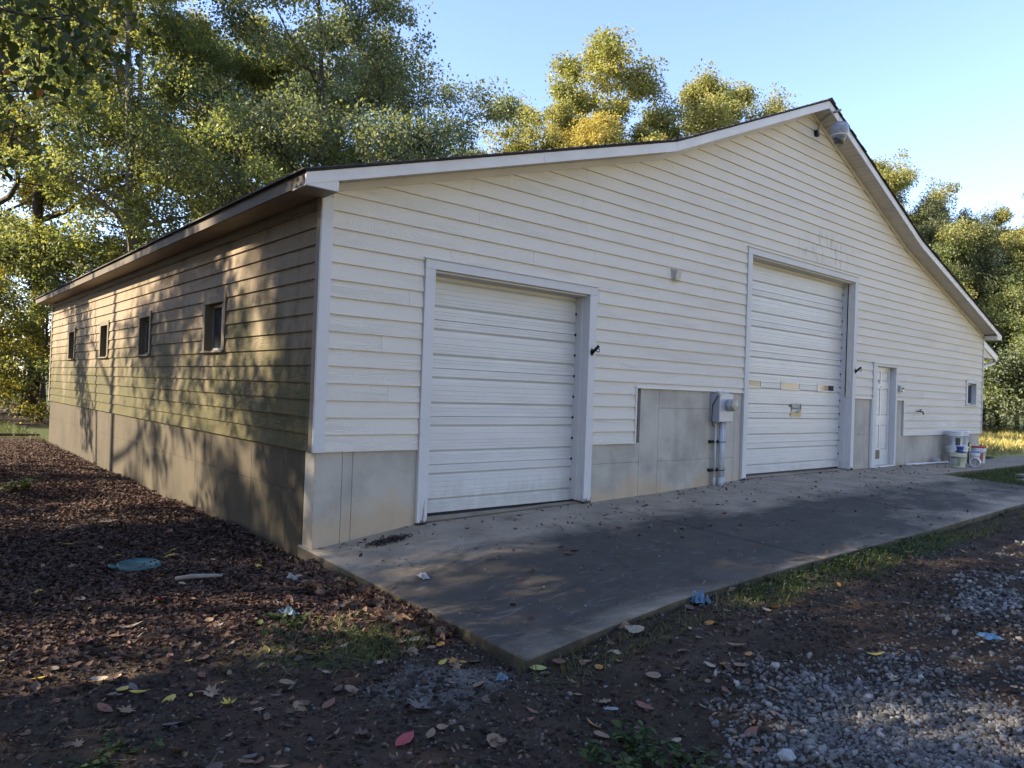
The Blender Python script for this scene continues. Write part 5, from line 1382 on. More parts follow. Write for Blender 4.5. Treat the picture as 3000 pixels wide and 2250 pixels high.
cc = np.array([tuple(p) for p in cc]); N = len(cc)*10
c = np.repeat(cc, 10, axis=0) + r.normal(size=(N, 3))*0.10
ax = r.normal(size=(N, 3)); ax[:, 2] = -np.abs(ax[:, 2])*0.9-0.25; ax /= np.linalg.norm(ax, axis=1)[:, None]
nrm = r.normal(size=(N, 3)) + np.array([0, 0, 0.8]); sd = np.cross(nrm, ax); sd /= np.linalg.norm(sd, axis=1)[:, None]; nr = np.cross(ax, sd)
LS = np.array([[0,0,0],[0.22,0.26,0.03],[0.55,0.30,0.02],[1,0,-0.10],[0.55,-0.30,0.02],[0.22,-0.26,0.03]])
s = 0.040 + 0.045*r.random(N)
V = (c[:, None, :] + s[:, None, None]*(LS[None, :, 0:1]*ax[:, None, :] + LS[None, :, 1:2]*sd[:, None, :] + LS[None, :, 2:3]*nr[:, None, :])).reshape(-1, 3)
q = np.arange(N*6).reshape(N, 6); F = np.concatenate([q[:, [0, 1, 2, 3]], q[:, [0, 3, 4, 5]]])
link('foliage', np_mesh('foliage', V, F, {'rnd': np.repeat(r.random(N)**1.6, 6)}),
     leaf_mat('near_leaves', [(0.0, (0.030, 0.045, 0.014)), (0.6, (0.055, 0.075, 0.022)), (0.9, (0.10, 0.11, 0.03)), (0.96, (0.28, 0.22, 0.03)), (1.0, (0.30, 0.12, 0.03))], 0.38), nt)

# ------------------------------------------------------------------ ground cover and litter (masses nobody could count)
def top_z(x, y):
    """height of whatever is on top at x, y: slab or soil"""
    x = np.asarray(x, float); y = np.asarray(y, float)
    g = gz(x, y)
    on = ((x > 0.0) & (x < 12.0) & (y > YF) & (y < 0.0)) | ((x > 12.0) & (x < 22.5) & (y > -1.0) & (y < 0.0))
    return np.where(on, slab_z(x, y), g), on
def in_view(x, y, near=2.6):
    dx, dy = x+2.9594, y+6.2195
    ang = np.arctan2(dx, dy); return (np.hypot(dx, dy) > near) & (ang > math.radians(-1)) & (ang < math.radians(80))
def scatter(name, templ_v, templ_f, P, rz, sc_, tilt, mat, r, rnd=None, zoff=0.0, jit=0.0):
    """P (n,3); merges turned and scaled copies of one small template"""
    n = len(P); tv = np.asarray(templ_v, float); k = len(tv)
    if n == 0: return None
    V = np.repeat(tv[None], n, 0)*np.asarray(sc_)[:, None, None]
    if jit: V = V*(1 + jit*(r.random((n, k, 3))-0.5))
    a = tilt[:, 0][:, None]; b = tilt[:, 1][:, None]
    x, y, z = V[..., 0], V[..., 1], V[..., 2]
    y, z = y*np.cos(a)-z*np.sin(a), y*np.sin(a)+z*np.cos(a)
    x, z = x*np.cos(b)+z*np.sin(b), -x*np.sin(b)+z*np.cos(b)
    c, s_ = np.cos(rz)[:, None], np.sin(rz)[:, None]
    x, y = x*c-y*s_, x*s_+y*c
    V = np.stack([x, y, z], -1) + P[:, None, :]
    V[..., 2] += zoff
    F = [ (np.asarray(f)[None] + (np.arange(n)*k)[:, None, None]).reshape(-1, np.asarray(f).shape[1]) for f in templ_f]
    if rnd is None: rnd = r.random(n)
    return link(name, np_mesh(name, V.reshape(-1, 3), F, {'rnd': np.repeat(rnd, k)}), mat)

# curled dead leaf: 8 vertices, 6 faces
CURL_V = np.array([[-0.5,0,0.02],[-0.22,0.26,0.10],[-0.22,0,0.0],[-0.22,-0.24,0.07],[0.18,0.27,0.12],[0.18,0,0.01],[0.18,-0.25,0.05],[0.52,0.02,0.09]])
CURL_F = [np.array([[0,2,1],[0,3,2],[4,5,7],[5,6,7]]), np.array([[1,2,5,4],[2,3,6,5]])]
FLAT_V = np.array([[-0.5,0,0],[0,0.28,0.09],[0.5,0.03,0.03],[0,-0.26,0.05]]); FLAT_F = [np.array([[0,3,1],[1,3,2]])]
r = np.random.default_rng(5)
def pick(n, x0, x1, y0, y1, dens, r, keep_slab=False):
    x = r.uniform(x0, x1, n); y = r.uniform(y0, y1, n)
    m = (r.random(n) < dens(x, y)) & in_view(x, y)
    x, y = x[m], y[m]
    z, on = top_z(x, y)
    ins = under_slab(x, y) & ~on
    ok = (~ins) & (on if keep_slab else ~on)
    return np.stack([x, y, z], 1)[ok]
def put(name, P, size, mat, r, tv, tf, tiltamp=0.5, rnd=None, zoff=0.004, jit=0.5):
    n = len(P)
    return scatter(name, tv, tf, P, r.uniform(0, 6.28, n), size*(0.55+0.9*r.random(n)), r.normal(size=(n, 2))*tiltamp, mat, r, rnd, zoff, jit)
# thick bed of leaves along the left wall, thinning towards the yard
P = pick(130000, -3.4, 0.02, -3.6, 15.0, lambda x, y: np.clip(z_litter(x, y)*sstep(16, 6, y)+0.10*sstep(-3.6, -1, y), 0, 1)*np.where(y < 4, 1.0, 0.75), r)
tag(put('leaf_litter', P, 0.042, M['litter'], r, CURL_V, CURL_F, 0.42, 0.85*r.random(len(P))**1.2, 0.008), kind='stuff')
P = pick(2600, -0.42, -0.01, -2.3, -0.1, lambda x, y: sstep(-0.42, -0.05, x)*0.8, r)
P[:, 2] += 0.025*r.random(len(P))*sstep(-0.30, -0.05, P[:, 0])
tag(put('leaf_drift', P, 0.07, M['litter'], r, CURL_V, CURL_F, 0.7, 0.35+0.65*r.random(len(P)), 0.012), kind='stuff')
# thin scatter of crumbled leaves over the bare yard and the slab
P = pick(42000, -3.4, 12.5, -6.2, 0.2, lambda x, y: (0.30+0.45*sstep(0.5, 0.7, fbm(x*1.3, y*1.3, 3)))*np.where(x > 4, 0.35, 1.0), r)
tag(put('leaf_crumbs', P, 0.034, M['litter'], r, CURL_V, CURL_F, 0.5, r.random(len(P))**1.3, 0.005), kind='stuff')
P = pick(5000, 0.0, 14, -2.9, 0.0, lambda x, y: 0.05+0.28*sstep(0.52, 0.7, fbm(x*0.7+3, y*1.5, 3))*sstep(-2.4, -0.4, y)+0.20*sstep(-0.22, -0.05, y), r, True)
tag(put('leaf_crumbs', P, 0.042, M['litter'], r, CURL_V, CURL_F, 0.5, 0.3+0.7*r.random(len(P)), 0.004), kind='stuff')
P = pick(2600, 0.3, 1.05, -0.42, -0.10, lambda x, y: sstep(1.0, 0.2, np.hypot((x-0.66)/0.30, (y+0.26)/0.13)), r, True)
tag(put('needle_heap', P, 0.035, M['twig'], r, CURL_V*np.array([1, 0.35, 1]), CURL_F, 0.5, 0.5*r.random(len(P)), 0.006), kind='stuff')
# twigs
TW_V = []
for xx, yy, zz in ((-0.5, 0, 0), (0.05, 0.05, 0.03), (0.5, -0.03, 0.0)):
    for k in range(3): TW_V.append((xx, yy+0.016*math.cos(2.09*k), zz+0.016*math.sin(2.09*k)+0.012))
TW_F = [np.array([[i*3+k, i*3+(k+1) % 3, i*3+3+(k+1) % 3, i*3+3+k] for i in range(2) for k in range(3)])]
P = pick(26000, -3.4, 9, -6.2, 3, lambda x, y: 0.30+0.5*sstep(0.5, 0.62, fbm(x*0.9+9, y*0.9, 3)), r)
tag(put('twigs', P, 0.075, M['twig'], r, np.array(TW_V)*np.array([1, 1, 1.0]), TW_F, 0.14, r.random(len(P))**1.5, 0.004, 0.3), kind='stuff')
P = pick(1100, 0.05, 12, -2.9, -0.02, lambda x, y: 0.35+0*x, r, True)
tag(put('twigs', P, 0.055, M['twig'], r, np.array(TW_V), TW_F, 0.03, None, 0.001, 0.3), kind='stuff')
# crushed stone
ST = []
g = (1+5**0.5)/2
for a, b, c in ((0,1,g),(0,1,-g),(0,-1,g),(0,-1,-g),(1,g,0),(1,-g,0),(-1,g,0),(-1,-g,0),(g,0,1),(g,0,-1),(-g,0,1),(-g,0,-1)): ST.append((a*0.30, b*0.24, c*0.18))
ST_F = [np.array([[0,2,8],[0,8,4],[0,4,6],[0,6,10],[0,10,2],[3,1,9],[3,9,5],[3,5,7],[3,7,11],[3,11,1],[2,10,7],[2,7,5],[2,5,8],[8,5,9],[8,9,4],[4,9,1],[4,1,6],[6,1,11],[6,11,10],[10,11,7]])]
P = pick(90000, -1.6, 3.6, -6.0, -3.0, lambda x, y: np.clip(z_gravel(x, y)*1.1, 0, 1)*sstep(2.5, 7, 10-np.hypot(x+2.96, y+6.2)), r)
n = len(P)
tag(put('gravel', P, 0.0235, M['stone'], r, np.array(ST), ST_F, 0.7, np.clip(0.15+0.7*r.random(len(P))**1.2, 0, 1), 0.002, 0.9), kind='stuff')
P = P[r.random(len(P)) < 0.07]
tag(put('gravel', P, 0.038, M['stone'], r, np.array(ST), ST_F, 0.7, r.random(len(P)), 0.004, 0.9), kind='stuff')
P = pick(60000, 2.5, 13.0, -7.5, -3.1, lambda x, y: np.clip(z_gravel(x, y), 0, 1)*sstep(14, 4, x)*0.8, r)
tag(put('gravel', P, 0.034, M['stone'], r, np.array(ST), ST_F, 0.7, None, 0.006, 0.9), kind='stuff')
P = pick(15000, -2.8, 6, -6.0, -2.4, lambda x, y: 0.12+0.55*sstep(0.48, 0.66, fbm(x*1.2, y*1.2+30, 3))*sstep(-1.5, 1, x), r)
tag(put('pebbles', P, 0.021, M['stone'], r, np.array(ST), ST_F, 0.7, 0.85*r.random(len(P))**1.8, 0.001, 0.9), kind='stuff')
P = pick(900, 0.05, 10, -2.9, -0.05, lambda x, y: 0.5+0*x, r, True)
tag(put('pebbles', P, 0.014, M['stone'], r, np.array(ST), ST_F, 0.7, 0.4+0.6*r.random(len(P)), 0.002, 0.9), kind='stuff')
P = pick(9000, -1.2, 0.4, -3.6, -2.3, lambda x, y: z_sand(x, y), r)
tag(put('coarse_sand', P, 0.008, M['stone'], r, np.array(ST), ST_F, 0.7, 0.3+0.6*r.random(len(P)), 0.001, 0.9), kind='stuff')
P = pick(60000, -3.4, 4.5, -6.1, -0.8, lambda x, y: (0.30+0.6*sstep(0.42, 0.62, fbm(x*2.0+5, y*2.0+60, 3)))*(1-0.7*z_gravel(x, y)), r)
tag(put('leaf_dust', P, 0.020, scatter_mat('leaf_dust', [(0.0, (0.020, 0.014, 0.011)), (0.5, (0.060, 0.042, 0.031)), (0.85, (0.125, 0.090, 0.062)), (1.0, (0.24, 0.18, 0.12))], 0.85), r, FLAT_V, FLAT_F, 0.45, None, 0.003), kind='stuff')
# clods of dark soil
P = pick(16000, -3.2, 5.5, -6.0, -1.6, lambda x, y: 0.25+0.6*sstep(0.5, 0.64, fbm(x*1.6+50, y*1.6, 3)), r)
tag(put('soil_clods', P, 0.032, scatter_mat('soil_crumbs', [(0.0, (0.018, 0.0135, 0.011)), (1.0, (0.066, 0.049, 0.038))], 0.95), r, np.array(ST), ST_F, 0.7, None, 0.0, 1.0), kind='stuff')
# grass
BL_V = np.array([[-0.045, 0, 0], [0.045, 0, 0], [-0.028, 0.16, 0.55], [0.028, 0.16, 0.55], [0, 0.45, 0.95]]); BL_F = [np.array([[2, 3, 4]]), np.array([[0, 1, 3, 2]])]
def grass(name, P, h, mat, r, rnd=None, lean=0.35): return tag(put(name, P, h, mat, r, BL_V, BL_F, lean, rnd, -0.004, 0.3), kind='stuff')
P = pick(15000, -2.4, 0.3, -3.1, -0.8, lambda x, y: (z_turf(x, y) > 0.12)*(0.15+0.7*sstep(0.45, 0.62, fbm(x*2.2, y*2.2, 3))), r)
grass('grass', P, 0.060, M['grass'], r, 0.3+0.7*r.random(len(P)), 0.5)
P = pick(9000, 1.2, 8.5, -3.75, -2.9, lambda x, y: (z_turf(x, y) > 0.05)*0.6*sstep(8, 5, x)*sstep(0.4, 0.55, fbm(x*1.7+2, y*2.5, 3)), r)
grass('grass', P, 0.06, M['grass'], r, None, 0.5)
P = pick(5000, -0.1, 9.5, -3.35, -2.9, lambda x, y: 0.25+0.5*sstep(0.5, 0.65, fbm(x*1.4+70, y*3, 2)), r)
grass('grass', P, 0.065, M['grass'], r, 0.45+0.55*r.random(len(P)), 0.6)
P = pick(30000, 11.6, 22, -4.8, -1.0, lambda x, y: 0.8*z_turf(x, y), r)
grass('grass', P, 0.085, M['grass'], r, 0.25+0.75*r.random(len(P)), 0.5)
P = pick(16000, -2.6, 4.0, 14.0, 24.0, lambda x, y: 0.8*z_turf(x, y), r)
grass('grass', P, 0.14, M['grass'], r, 0.3+0.7*r.random(len(P)), 0.5)
P = pick(5000, -3.4, 9, -6.2, -2.9, lambda x, y: 0.30*sstep(0.56, 0.68, fbm(x*1.1+21, y*1.1, 3)), r)
grass('dry_grass', P, 0.075, M['twig'], r, 0.5+0.5*r.random(len(P)), 0.9)
P = pick(42000, 18.5, 46, -8, 16, lambda x, y: np.clip(z_field(x, y), 0, 1), r)
grass('field_grass', P, 0.26, M['drygrass'], r, None, 0.4)
# ground ivy along the slab edge
CL_V = np.array([[0, 0, 0], [0.5, 0.35, 0.12], [1, 0, 0.05], [0.5, -0.35, 0.12]]); CL_F = [np.array([[0, 1, 2], [0, 2, 3]])]
P = pick(11000, 1.7, 6.6, -3.6, -2.9, lambda x, y: sstep(0.38, 0.0, np.abs(y+3.02+0.05*np.sin(3*x)))*sstep(1.9, 2.5, x)*sstep(6.4, 4.6, x)*(0.35+0.65*sstep(0.4, 0.55, fbm(x*2+5, y*2, 2))), r)
P[:, 2] += 0.06*r.random(len(P))
tag(put('ground_ivy', P, 0.030, M['clover'], r, CL_V, CL_F, 0.6, None, 0.0, 0.3), kind='stuff')

# ------------------------------------------------------------------ single fallen leaves, scraps and weeds
def leaf_outline(kind):
    if kind == 'oval': return [(-0.5,0),(-0.34,0.17),(-0.08,0.26),(0.20,0.21),(0.5,0.0),(0.20,-0.21),(-0.08,-0.26),(-0.34,-0.17)]
    if kind == 'round': return [(-0.45,0),(-0.36,0.26),(-0.05,0.42),(0.28,0.34),(0.5,0.0),(0.28,-0.34),(-0.05,-0.42),(-0.36,-0.26)]
    if kind == 'narrow': return [(-0.5,0),(-0.3,0.09),(0,0.13),(0.28,0.08),(0.5,0.0),(0.28,-0.08),(0,-0.13),(-0.3,-0.09)]
    return [(-0.42,0.0),(-0.45,0.24),(-0.18,0.18),(-0.12,0.48),(0.08,0.22),(0.24,0.36),(0.22,0.12),(0.54,0.0),(0.22,-0.12),(0.24,-0.36),(0.08,-0.22),(-0.12,-0.48),(-0.18,-0.18),(-0.45,-0.24)]
LEAFM = {}
def leaf_mesh(kind, curl, seed):
    key = (kind, curl, seed)
    if key in LEAFM: return LEAFM[key]
    q = random.Random(seed); o = leaf_outline(kind); n = len(o); V = []; F = []
    for ring, f in ((0, 1.0), (1, 0.5)):
        for (u, v) in o:
            uu, vv = u*f*(1+q.uniform(-0.06, 0.06)), v*f*(1+q.uniform(-0.08, 0.08))
            V.append((uu, vv, curl*(1.1*vv*vv + 0.55*uu*uu) + (q.uniform(0, 0.05) if ring == 0 else 0.0)))
    V.append((0, 0, 0))
    for i in range(n):
        k = (i+1) % n
        F.append((i, k, n+k, n+i)); F.append((n+i, n+k, 2*n))
    # stalk
    b = len(V); V += [(o[0][0]+0.02, 0.012, 0.02), (o[0][0]+0.02, -0.012, 0.02), (o[0][0]-0.22, 0.0, 0.05)]; F.append((b, b+1, b+2))
    me = D.meshes.new('fallen_leaf'); me.from_pydata(V, [], F)
    me.polygons.foreach_set('use_smooth', np.ones(len(me.polygons), dtype=bool)); me.update()
    LEAFM[key] = me; return me
def dryleaf(name, c, var=0.3): return plain(name, c, 0.6, 0, var, 40, 0.35)
LC = {'tan': dryleaf('tan_leaf', (0.21, 0.14, 0.085)), 'pale': dryleaf('pale_leaf', (0.30, 0.24, 0.165), 0.2), 'brown': dryleaf('brown_leaf', (0.10, 0.06, 0.042)),
      'russet': dryleaf('russet_leaf', (0.17, 0.078, 0.05)), 'yellow': dryleaf('yellow_leaf', (0.46, 0.32, 0.055), 0.2), 'orange': dryleaf('orange_leaf', (0.36, 0.17, 0.045), 0.25),
      'red': dryleaf('red_leaf', (0.30, 0.055, 0.06), 0.2), 'lime': dryleaf('yellowgreen_leaf', (0.40, 0.38, 0.13), 0.2), 'grey': dryleaf('grey_leaf', (0.12, 0.10, 0.09), 0.25)}
def lay_leaf(kind, colour, x, y, size, label, group=None, rz=None, curl=None, tilt=0.25, lift=0.012):
    me0 = leaf_mesh(kind, curl if curl is not None else random.choice((0.25, 0.55, 0.9)), random.randint(0, 2))
    key = (me0.name, colour)
    if key not in LEAFM:
        m2 = me0.copy(); m2.materials.clear(); m2.materials.append(LC[colour]); LEAFM[key] = m2
    o = D.objects.new('fallen_leaf', LEAFM[key]); col.objects.link(o)
    z, on = top_z(np.array([x]), np.array([y]))
    o.location = (x, y, float(z[0]) + (0.002 if on[0] else lift))
    t = 0.06 if on[0] else tilt
    o.rotation_euler = (random.gauss(0, t), random.gauss(0, t), rz if rz is not None else random.uniform(0, 6.28))
    o.scale = (size, size, size)
    return tag(o, label, 'leaf', group)
named = [('oval','red',-1.088,-3.354,0.135,'large flat dark pink leaf alone on bare soil at the bottom of the picture',0.35,0.15),
 ('oval','lime',0.06,-3.02,0.125,'pale yellow green leaf lying against the near corner of the slab',-1.0,0.2),
 ('round','pale',0.83,-3.12,0.13,'round cream leaf with ribs by the front edge of the slab',0.4,0.5),
 ('oval','tan',1.12,-3.68,0.135,'folded tan leaf with ribs on the dirt before the gravel patch',2.5,0.9),
 ('oval','orange',1.07,-3.80,0.085,'small golden orange leaf beside the folded tan leaf',0.3,0.2),
 ('narrow','yellow',1.76,-4.25,0.15,'bent yellow leaf on dark soil behind the gravel patch',-0.5,0.8),
 ('round','tan',0.387,-3.618,0.10,'fan shaped ribbed tan leaf in the middle of the foreground',1.2,0.4),
 ('maple','grey',-0.832,-3.087,0.17,'big grey ragged leaf on the sandy patch',0.6,0.5),
 ('maple','yellow',-1.60,-2.51,0.085,'crumpled bright yellow leaf on the black soil at lower left',0.2,0.9),
 ('maple','tan',-2.03,-2.345,0.10,'star shaped tan leaf on the black soil at lower left',1.1,0.4),
 ('oval','yellow',-2.30,-1.65,0.09,'yellow leaf with long stalk by the left edge',0.1,0.4),
 ('maple','red',-1.42,-0.601,0.10,'small red star shaped leaf below the teal disc',0.7,0.3),
 ('oval','yellow',-1.01,0.66,0.095,'yellow leaf in the brown litter beyond the teal disc',0.3,0.3),
 ('oval','yellow',-1.64,1.60,0.12,'yellow leaf farthest back in the litter at left',0.2,0.3),
 ('oval','pale',-1.473,-1.503,0.125,'smooth whitish leaf standing out on dark soil, left foreground',-0.6,0.35),
 ('narrow','pale',-1.717,-1.025,0.16,'long curled whitish leaf on dark soil at left',0.1,0.8),
 ('maple','pale',-1.145,2.518,0.17,'pale grey ragged leaf in the litter halfway along the wall',0.4,0.4),
 ('oval','russet',0.11,-3.78,0.11,'russet leaf curled in the middle foreground right of the weeds',1.9,0.8),
 ('oval','lime',-2.45,-1.30,0.10,'dull yellow leaf at the far left edge',0.2,0.3),
 ('maple','russet',2.9,-1.15,0.10,'reddish brown leaf alone in the middle of the slab',0.9,0.9)]
for k_, c_, x_, y_, s_, l_, rz_, cu_ in named: lay_leaf(k_, c_, x_, y_, s_, l_, None, rz_, cu_, 0.12, 0.015)
r = np.random.default_rng(12); random.seed(12)
ZN = [  # name of the place, box, how many of each colour
 ('on the brown litter left of the barn', (-2.6, -0.25, -1.1, 4.5), {'tan': 26, 'pale': 8, 'russet': 14, 'yellow': 8}),
 ('on the dark soil below the teal disc', (-2.6, -1.2, -2.2, -1.1), {'tan': 12, 'pale': 6, 'russet': 8, 'brown': 8, 'yellow': 3, 'grey': 4}),
 ('on the dark soil at the bottom left corner', (-2.4, -1.2, -3.3, -2.2), {'tan': 10, 'pale': 4, 'russet': 6, 'brown': 7, 'yellow': 2, 'grey': 4}),
 ('around the sandy patch left of the slab corner', (-1.2, -0.3, -3.7, -1.8), {'tan': 10, 'pale': 4, 'russet': 7, 'brown': 7, 'yellow': 2, 'grey': 4}),
 ('along the left side of the slab', (-0.45, -0.04, -2.7, -0.4), {'tan': 22, 'russet': 12, 'orange': 6, 'pale': 5}),
 ('close to the front edge of the slab', (0.0, 3.0, -3.45, -2.99), {'tan': 12, 'pale': 4, 'russet': 7, 'orange': 3, 'brown': 4}),
 ('on the bare soil left of the gravel patch', (-0.5, 0.9, -4.4, -3.45), {'tan': 12, 'pale': 4, 'russet': 7, 'orange': 2, 'brown': 4}),
 ('on the gravelled ground at the right', (1.2, 6.5, -5.2, -3.2), {'tan': 12, 'pale': 6, 'brown': 6, 'orange': 4})]
LK = ['oval', 'oval', 'round', 'narrow', 'maple']
SHP = {'oval': 'pointed', 'round': 'broad', 'narrow': 'narrow', 'maple': 'star shaped'}
ADJ = {'tan': 'dry tan leaf', 'pale': 'bleached pale leaf', 'russet': 'curled russet leaf', 'brown': 'dark brown leaf', 'yellow': 'small yellow leaf', 'grey': 'weathered grey leaf', 'orange': 'orange brown leaf'}
for place, (xa, xb, ya, yb), cols in ZN:
    for c_, n_ in cols.items():
        k = 0; guard = 0
        while k < n_ and guard < 900:
            guard += 1
            x_, y_ = random.uniform(xa, xb), random.uniform(ya, yb)
            if not bool(in_view(np.array([x_]), np.array([y_]))[0]) or bool(under_slab(np.array([x_]), np.array([y_]))[0]): continue
            kd = random.choice(LK); sz = random.uniform(0.05, 0.10)
            nm = ('small ' if sz < 0.065 else 'large ' if sz > 0.086 else '') + SHP[kd] + ' ' + ADJ[c_].replace('small ', '')
            lay_leaf(kd, c_, x_, y_, sz, nm + ' ' + place, nm.replace('leaf', 'leaves') + ' ' + place); k += 1
for i in range(34):
    x_ = random.choice((random.uniform(0.8, 11), random.gauss(4.5, 1.4))); y_ = random.uniform(-2.0, -0.25)
    if x_ < 0.3 or x_ > 11.5: continue
    kd = random.choice(LK)
    where = ('before the smaller garage door' if x_ < 3.7 else 'before the bare concrete with the meter' if x_ < 7 else 'before the tall garage door')
    where = ('near the wall ' if y_ > -0.9 else 'out on the slab ') + where
    c_ = 'brown' if i % 3 else 'russet'
    nm = SHP[kd] + (' dark curled leaf' if i % 3 else ' reddish curled leaf')
    lay_leaf(kd, c_, x_, y_, random.uniform(0.05, 0.09), nm + ' ' + where, nm.replace('leaf', 'leaves') + ' ' + where, curl=0.9)
# scraps
def zt(x, y): return float(top_z(np.array([x]), np.array([y]))[0][0])
tl = tag(empty('plastic_disc', (-1.335, 0.365, zt(-1.335, 0.365)-0.004)), 'round teal plastic disc lying in the leaf litter, partly covered', 'disc')
TEAL = plain('teal_plastic', (0.022, 0.085, 0.09), 0.55, 0, 0.35, 18)
mb = MB().lathe([(0.165, 0.0), (0.17, 0.012), (0.165, 0.03), (0.15, 0.034), (0.145, 0.024), (0.0, 0.022)], 28)
mb.v = [(x, y, z+0.05*y) for x, y, z in mb.v]; mb.build('disc_plate', TEAL, tl, 0, True)
MB().tube([(-0.16, 0.03, 0.02), (-0.21, 0.05, 0.03), (-0.22, 0.0, 0.03), (-0.17, -0.02, 0.022)], 0.012, 8).build('pull_tab', TEAL, tl, 0, True)
def crumple(name, x, y, w, h, mat, label, cat, seed, n=7, lift=0.004, aspect=1.0, parent=None):
    q = random.Random(seed); mb = MB()
    for j in range(n):
        for i in range(n):
            u, v = i/(n-1)-0.5, j/(n-1)-0.5
            e = 1 if (0 < i < n-1 and 0 < j < n-1) else 0.25
            mb.v.append((u*w*(1+q.uniform(-0.18, 0.18)), v*w*aspect*(1+q.uniform(-0.18, 0.18)), h*e*q.random()))
    for j in range(n-1):
        for i in range(n-1): a = j*n+i; mb.f.append((a, a+1, a+n+1, a+n))
    o = mb.build(name, mat); o.location = (x, y, zt(x, y)+lift); o.rotation_euler = (0, 0, q.uniform(0, 6))
    sol = o.modifiers.new('thickness', 'SOLIDIFY'); sol.thickness = 0.0012
    return tag(o, label, cat)
BLUE = plain('blue_film', (0.045, 0.12, 0.21), 0.35, 0, 0.15); WHT = plain('white_scrap', (0.24, 0.235, 0.23), 0.5, 0, 0.1); LBL = plain('faded_blue_shreds', (0.10, 0.16, 0.185), 0.6, 0, 0.2)
crumple('plastic_wrapper', 1.70, -2.99, 0.16, 0.085, BLUE, 'crumpled blue plastic wrapper in the weeds at the slab edge', 'wrapper', 1, 8)
crumple('plastic_scrap', 2.70, -4.60, 0.11, 0.03, BLUE, 'flat blue plastic scrap on the gravel at the right', 'scrap', 2)
crumple('paper_scrap', 0.354, -1.321, 0.13, 0.04, plain('grey_paper', (0.22, 0.225, 0.25), 0.6, 0, 0.3, 30), 'grey crumpled paper scrap on the near part of the slab', 'scrap', 3, 6, 0.002, 0.5)
crumple('shredded_tarp', -0.75, -1.27, 0.15, 0.05, LBL, 'shreds of pale blue tarp in the litter left of the slab', 'scrap', 4, 7, 0.004, 0.5)
crumple('shredded_tarp', -0.19, -2.98, 0.09, 0.04, LBL, 'shreds of pale blue tarp beside the near slab corner', 'scrap', 5, 6, 0.004, 0.6)
crumple('bottle_label', -0.006, -3.653, 0.075, 0.012, WHT, 'small white torn label on the soil in the right foreground', 'scrap', 6, 5, 0.004, 0.4)
crumple('white_cup', -0.372, -0.468, 0.10, 0.06, WHT, 'crushed white paper cup in the litter near the barn corner', 'cup', 7, 6, 0.006, 0.6)
crumple('white_chip', -1.337, -1.125, 0.035, 0.008, WHT, 'tiny white chip on the soil below the teal disc', 'scrap', 8, 4, 0.004, 0.8)
crumple('white_chip', -0.722, -1.009, 0.035, 0.012, WHT, 'tiny white chip in the litter above the blue shreds', 'scrap', 9, 4, 0.006, 0.8)
st = tag(empty('stick', (-1.02, -0.16, zt(-1.02, -0.16)+0.02)), 'pale grey stick lying in the litter right of the teal disc', 'stick')
MB().tube([(-0.17, 0.03, 0.0), (-0.05, 0.0, 0.012), (0.17, -0.05, 0.0)], [0.018, 0.02, 0.014], 8).build('wood', plain('grey_wood', (0.20, 0.18, 0.155), 0.9, 0, 0.2), st, 0, True)
st = tag(empty('stick', (-0.9, 15.6, zt(-0.9, 15.6)+0.03)), 'long dark stick lying beyond the far corner of the barn', 'stick')
MB().tube([(-1.3, -0.1, 0.0), (-0.2, 0.05, 0.05), (0.9, 0.1, 0.02)], [0.03, 0.04, 0.03], 8).build('wood', BK_DARK, st, 0, True)
for i, (x_, y_, rz_, L_b, lb) in enumerate([(14.75, -1.72, -0.12, 1.5, 'weathered board lying in the grass, the upper of two at the right edge'), (13.75, -2.02, -0.16, 1.3, 'weathered board lying in the grass, the lower of two at the right edge')]):
    o = MB().box(-0.35, L_b, -0.07, 0.07, 0.0, 0.045).build('board', M['bare_wood'], None, 0.004)
    o.location = (x_, y_, zt(x_, y_)+0.015); o.rotation_euler = (0.0, 0.0, rz_); tag(o, lb, 'board', 'boards in the grass')
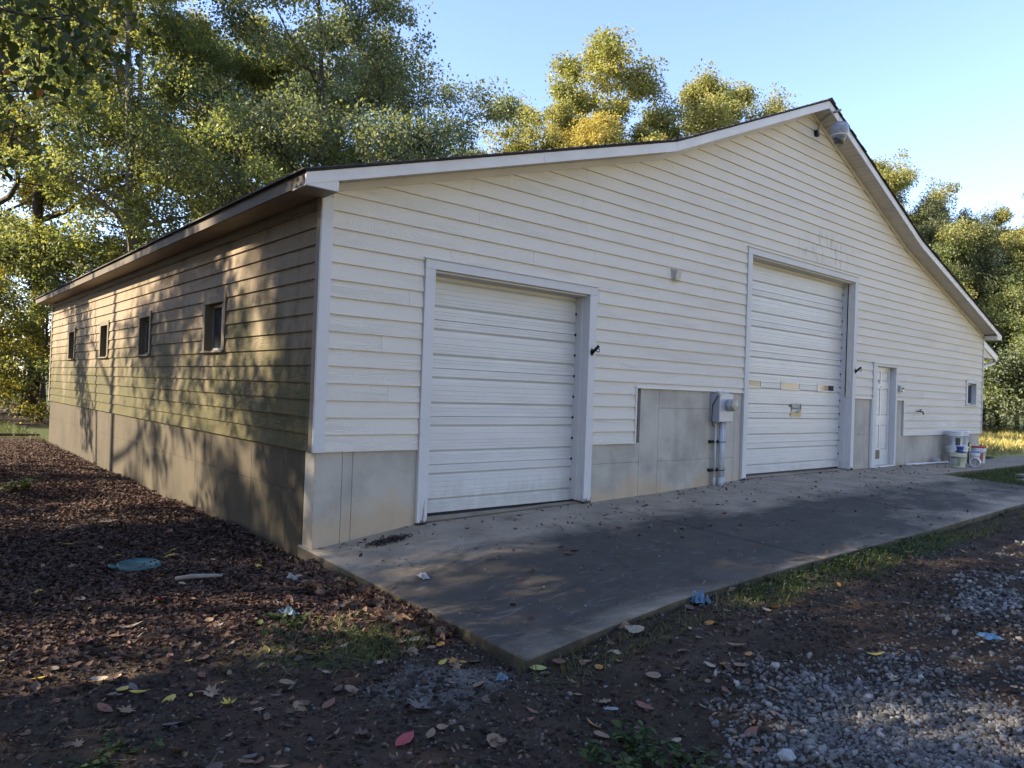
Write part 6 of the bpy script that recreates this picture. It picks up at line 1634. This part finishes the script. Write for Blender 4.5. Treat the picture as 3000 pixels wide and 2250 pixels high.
bs = MB(); q = random.Random(3); bs.v = [(a*0.08*(1+q.uniform(-0.2, 0.2)), b*0.09*(1+q.uniform(-0.2, 0.2)), c*0.10*(1+q.uniform(-0.2, 0.2))) for a, b, c in ST]; bs.f = [tuple(f) for f in ST_F[0]]
o = bs.build('stone', plain('pale_stone', (0.30, 0.30, 0.30), 0.8, 0, 0.25, 20)); o.location = (0.27, -4.494, zt(0.27, -4.494)+0.012); tag(o, 'largest pale stone at the bottom edge of the gravel patch', 'stone')
# weeds: stems with oval leaves
def weed(x, y, n, spread, h, ls, label, mat, seed):
    q = np.random.default_rng(seed)
    w = tag(empty('weed', (x, y, zt(x, y))), label, 'weed')
    st_ = MB(); P = []
    for i in range(n):
        a = q.uniform(0, 6.28); d = spread*q.random()**0.5; bx, by = d*math.cos(a)*0.5, d*math.sin(a)*0.5; hh = h*(0.5+0.7*q.random())
        pts = [(bx, by, 0), (bx*1.5, by*1.5, hh*0.6), (bx*2, by*2, hh)]
        st_.tube(pts, [0.003, 0.0025, 0.0015], 4, False)
        for k in range(7):
            t = 0.3+0.7*k/6; P.append((bx*(1+t)+q.normal()*0.012, by*(1+t)+q.normal()*0.012, hh*t))
    tag(st_.build('stems', M['clover'], w), kind='stuff')
    P = np.array(P); m = len(P)
    o = scatter('leaves', LS*np.array([1, 1, 1.5]), [np.array([[0,1,2,3],[0,3,4,5]])], P, q.uniform(0, 6.28, m), ls*(0.6+0.8*q.random(m)), q.normal(size=(m, 2))*0.4, mat, q, None, 0.0, 0.2)
    o.parent = w
    return w
weed(-0.36, -4.10, 30, 0.26, 0.07, 0.042, 'clump of green weeds at the bottom centre of the picture', M['clover'], 1)
weed(-0.12, -4.26, 16, 0.16, 0.06, 0.036, 'smaller green weed right of the clump at the bottom', M['clover'], 2)
weed(-2.20, -2.72, 14, 0.22, 0.035, 0.040, 'low dull green weed at the bottom left corner', M['clover'], 3)
weed(-0.86, -1.46, 10, 0.18, 0.05, 0.045, 'green weed at the left end of the grassy patch', M['clover'], 4)
weed(-1.55, 5.6, 9, 0.20, 0.16, 0.09, 'pale green seedling in the litter far along the wall', M['grass'], 5)
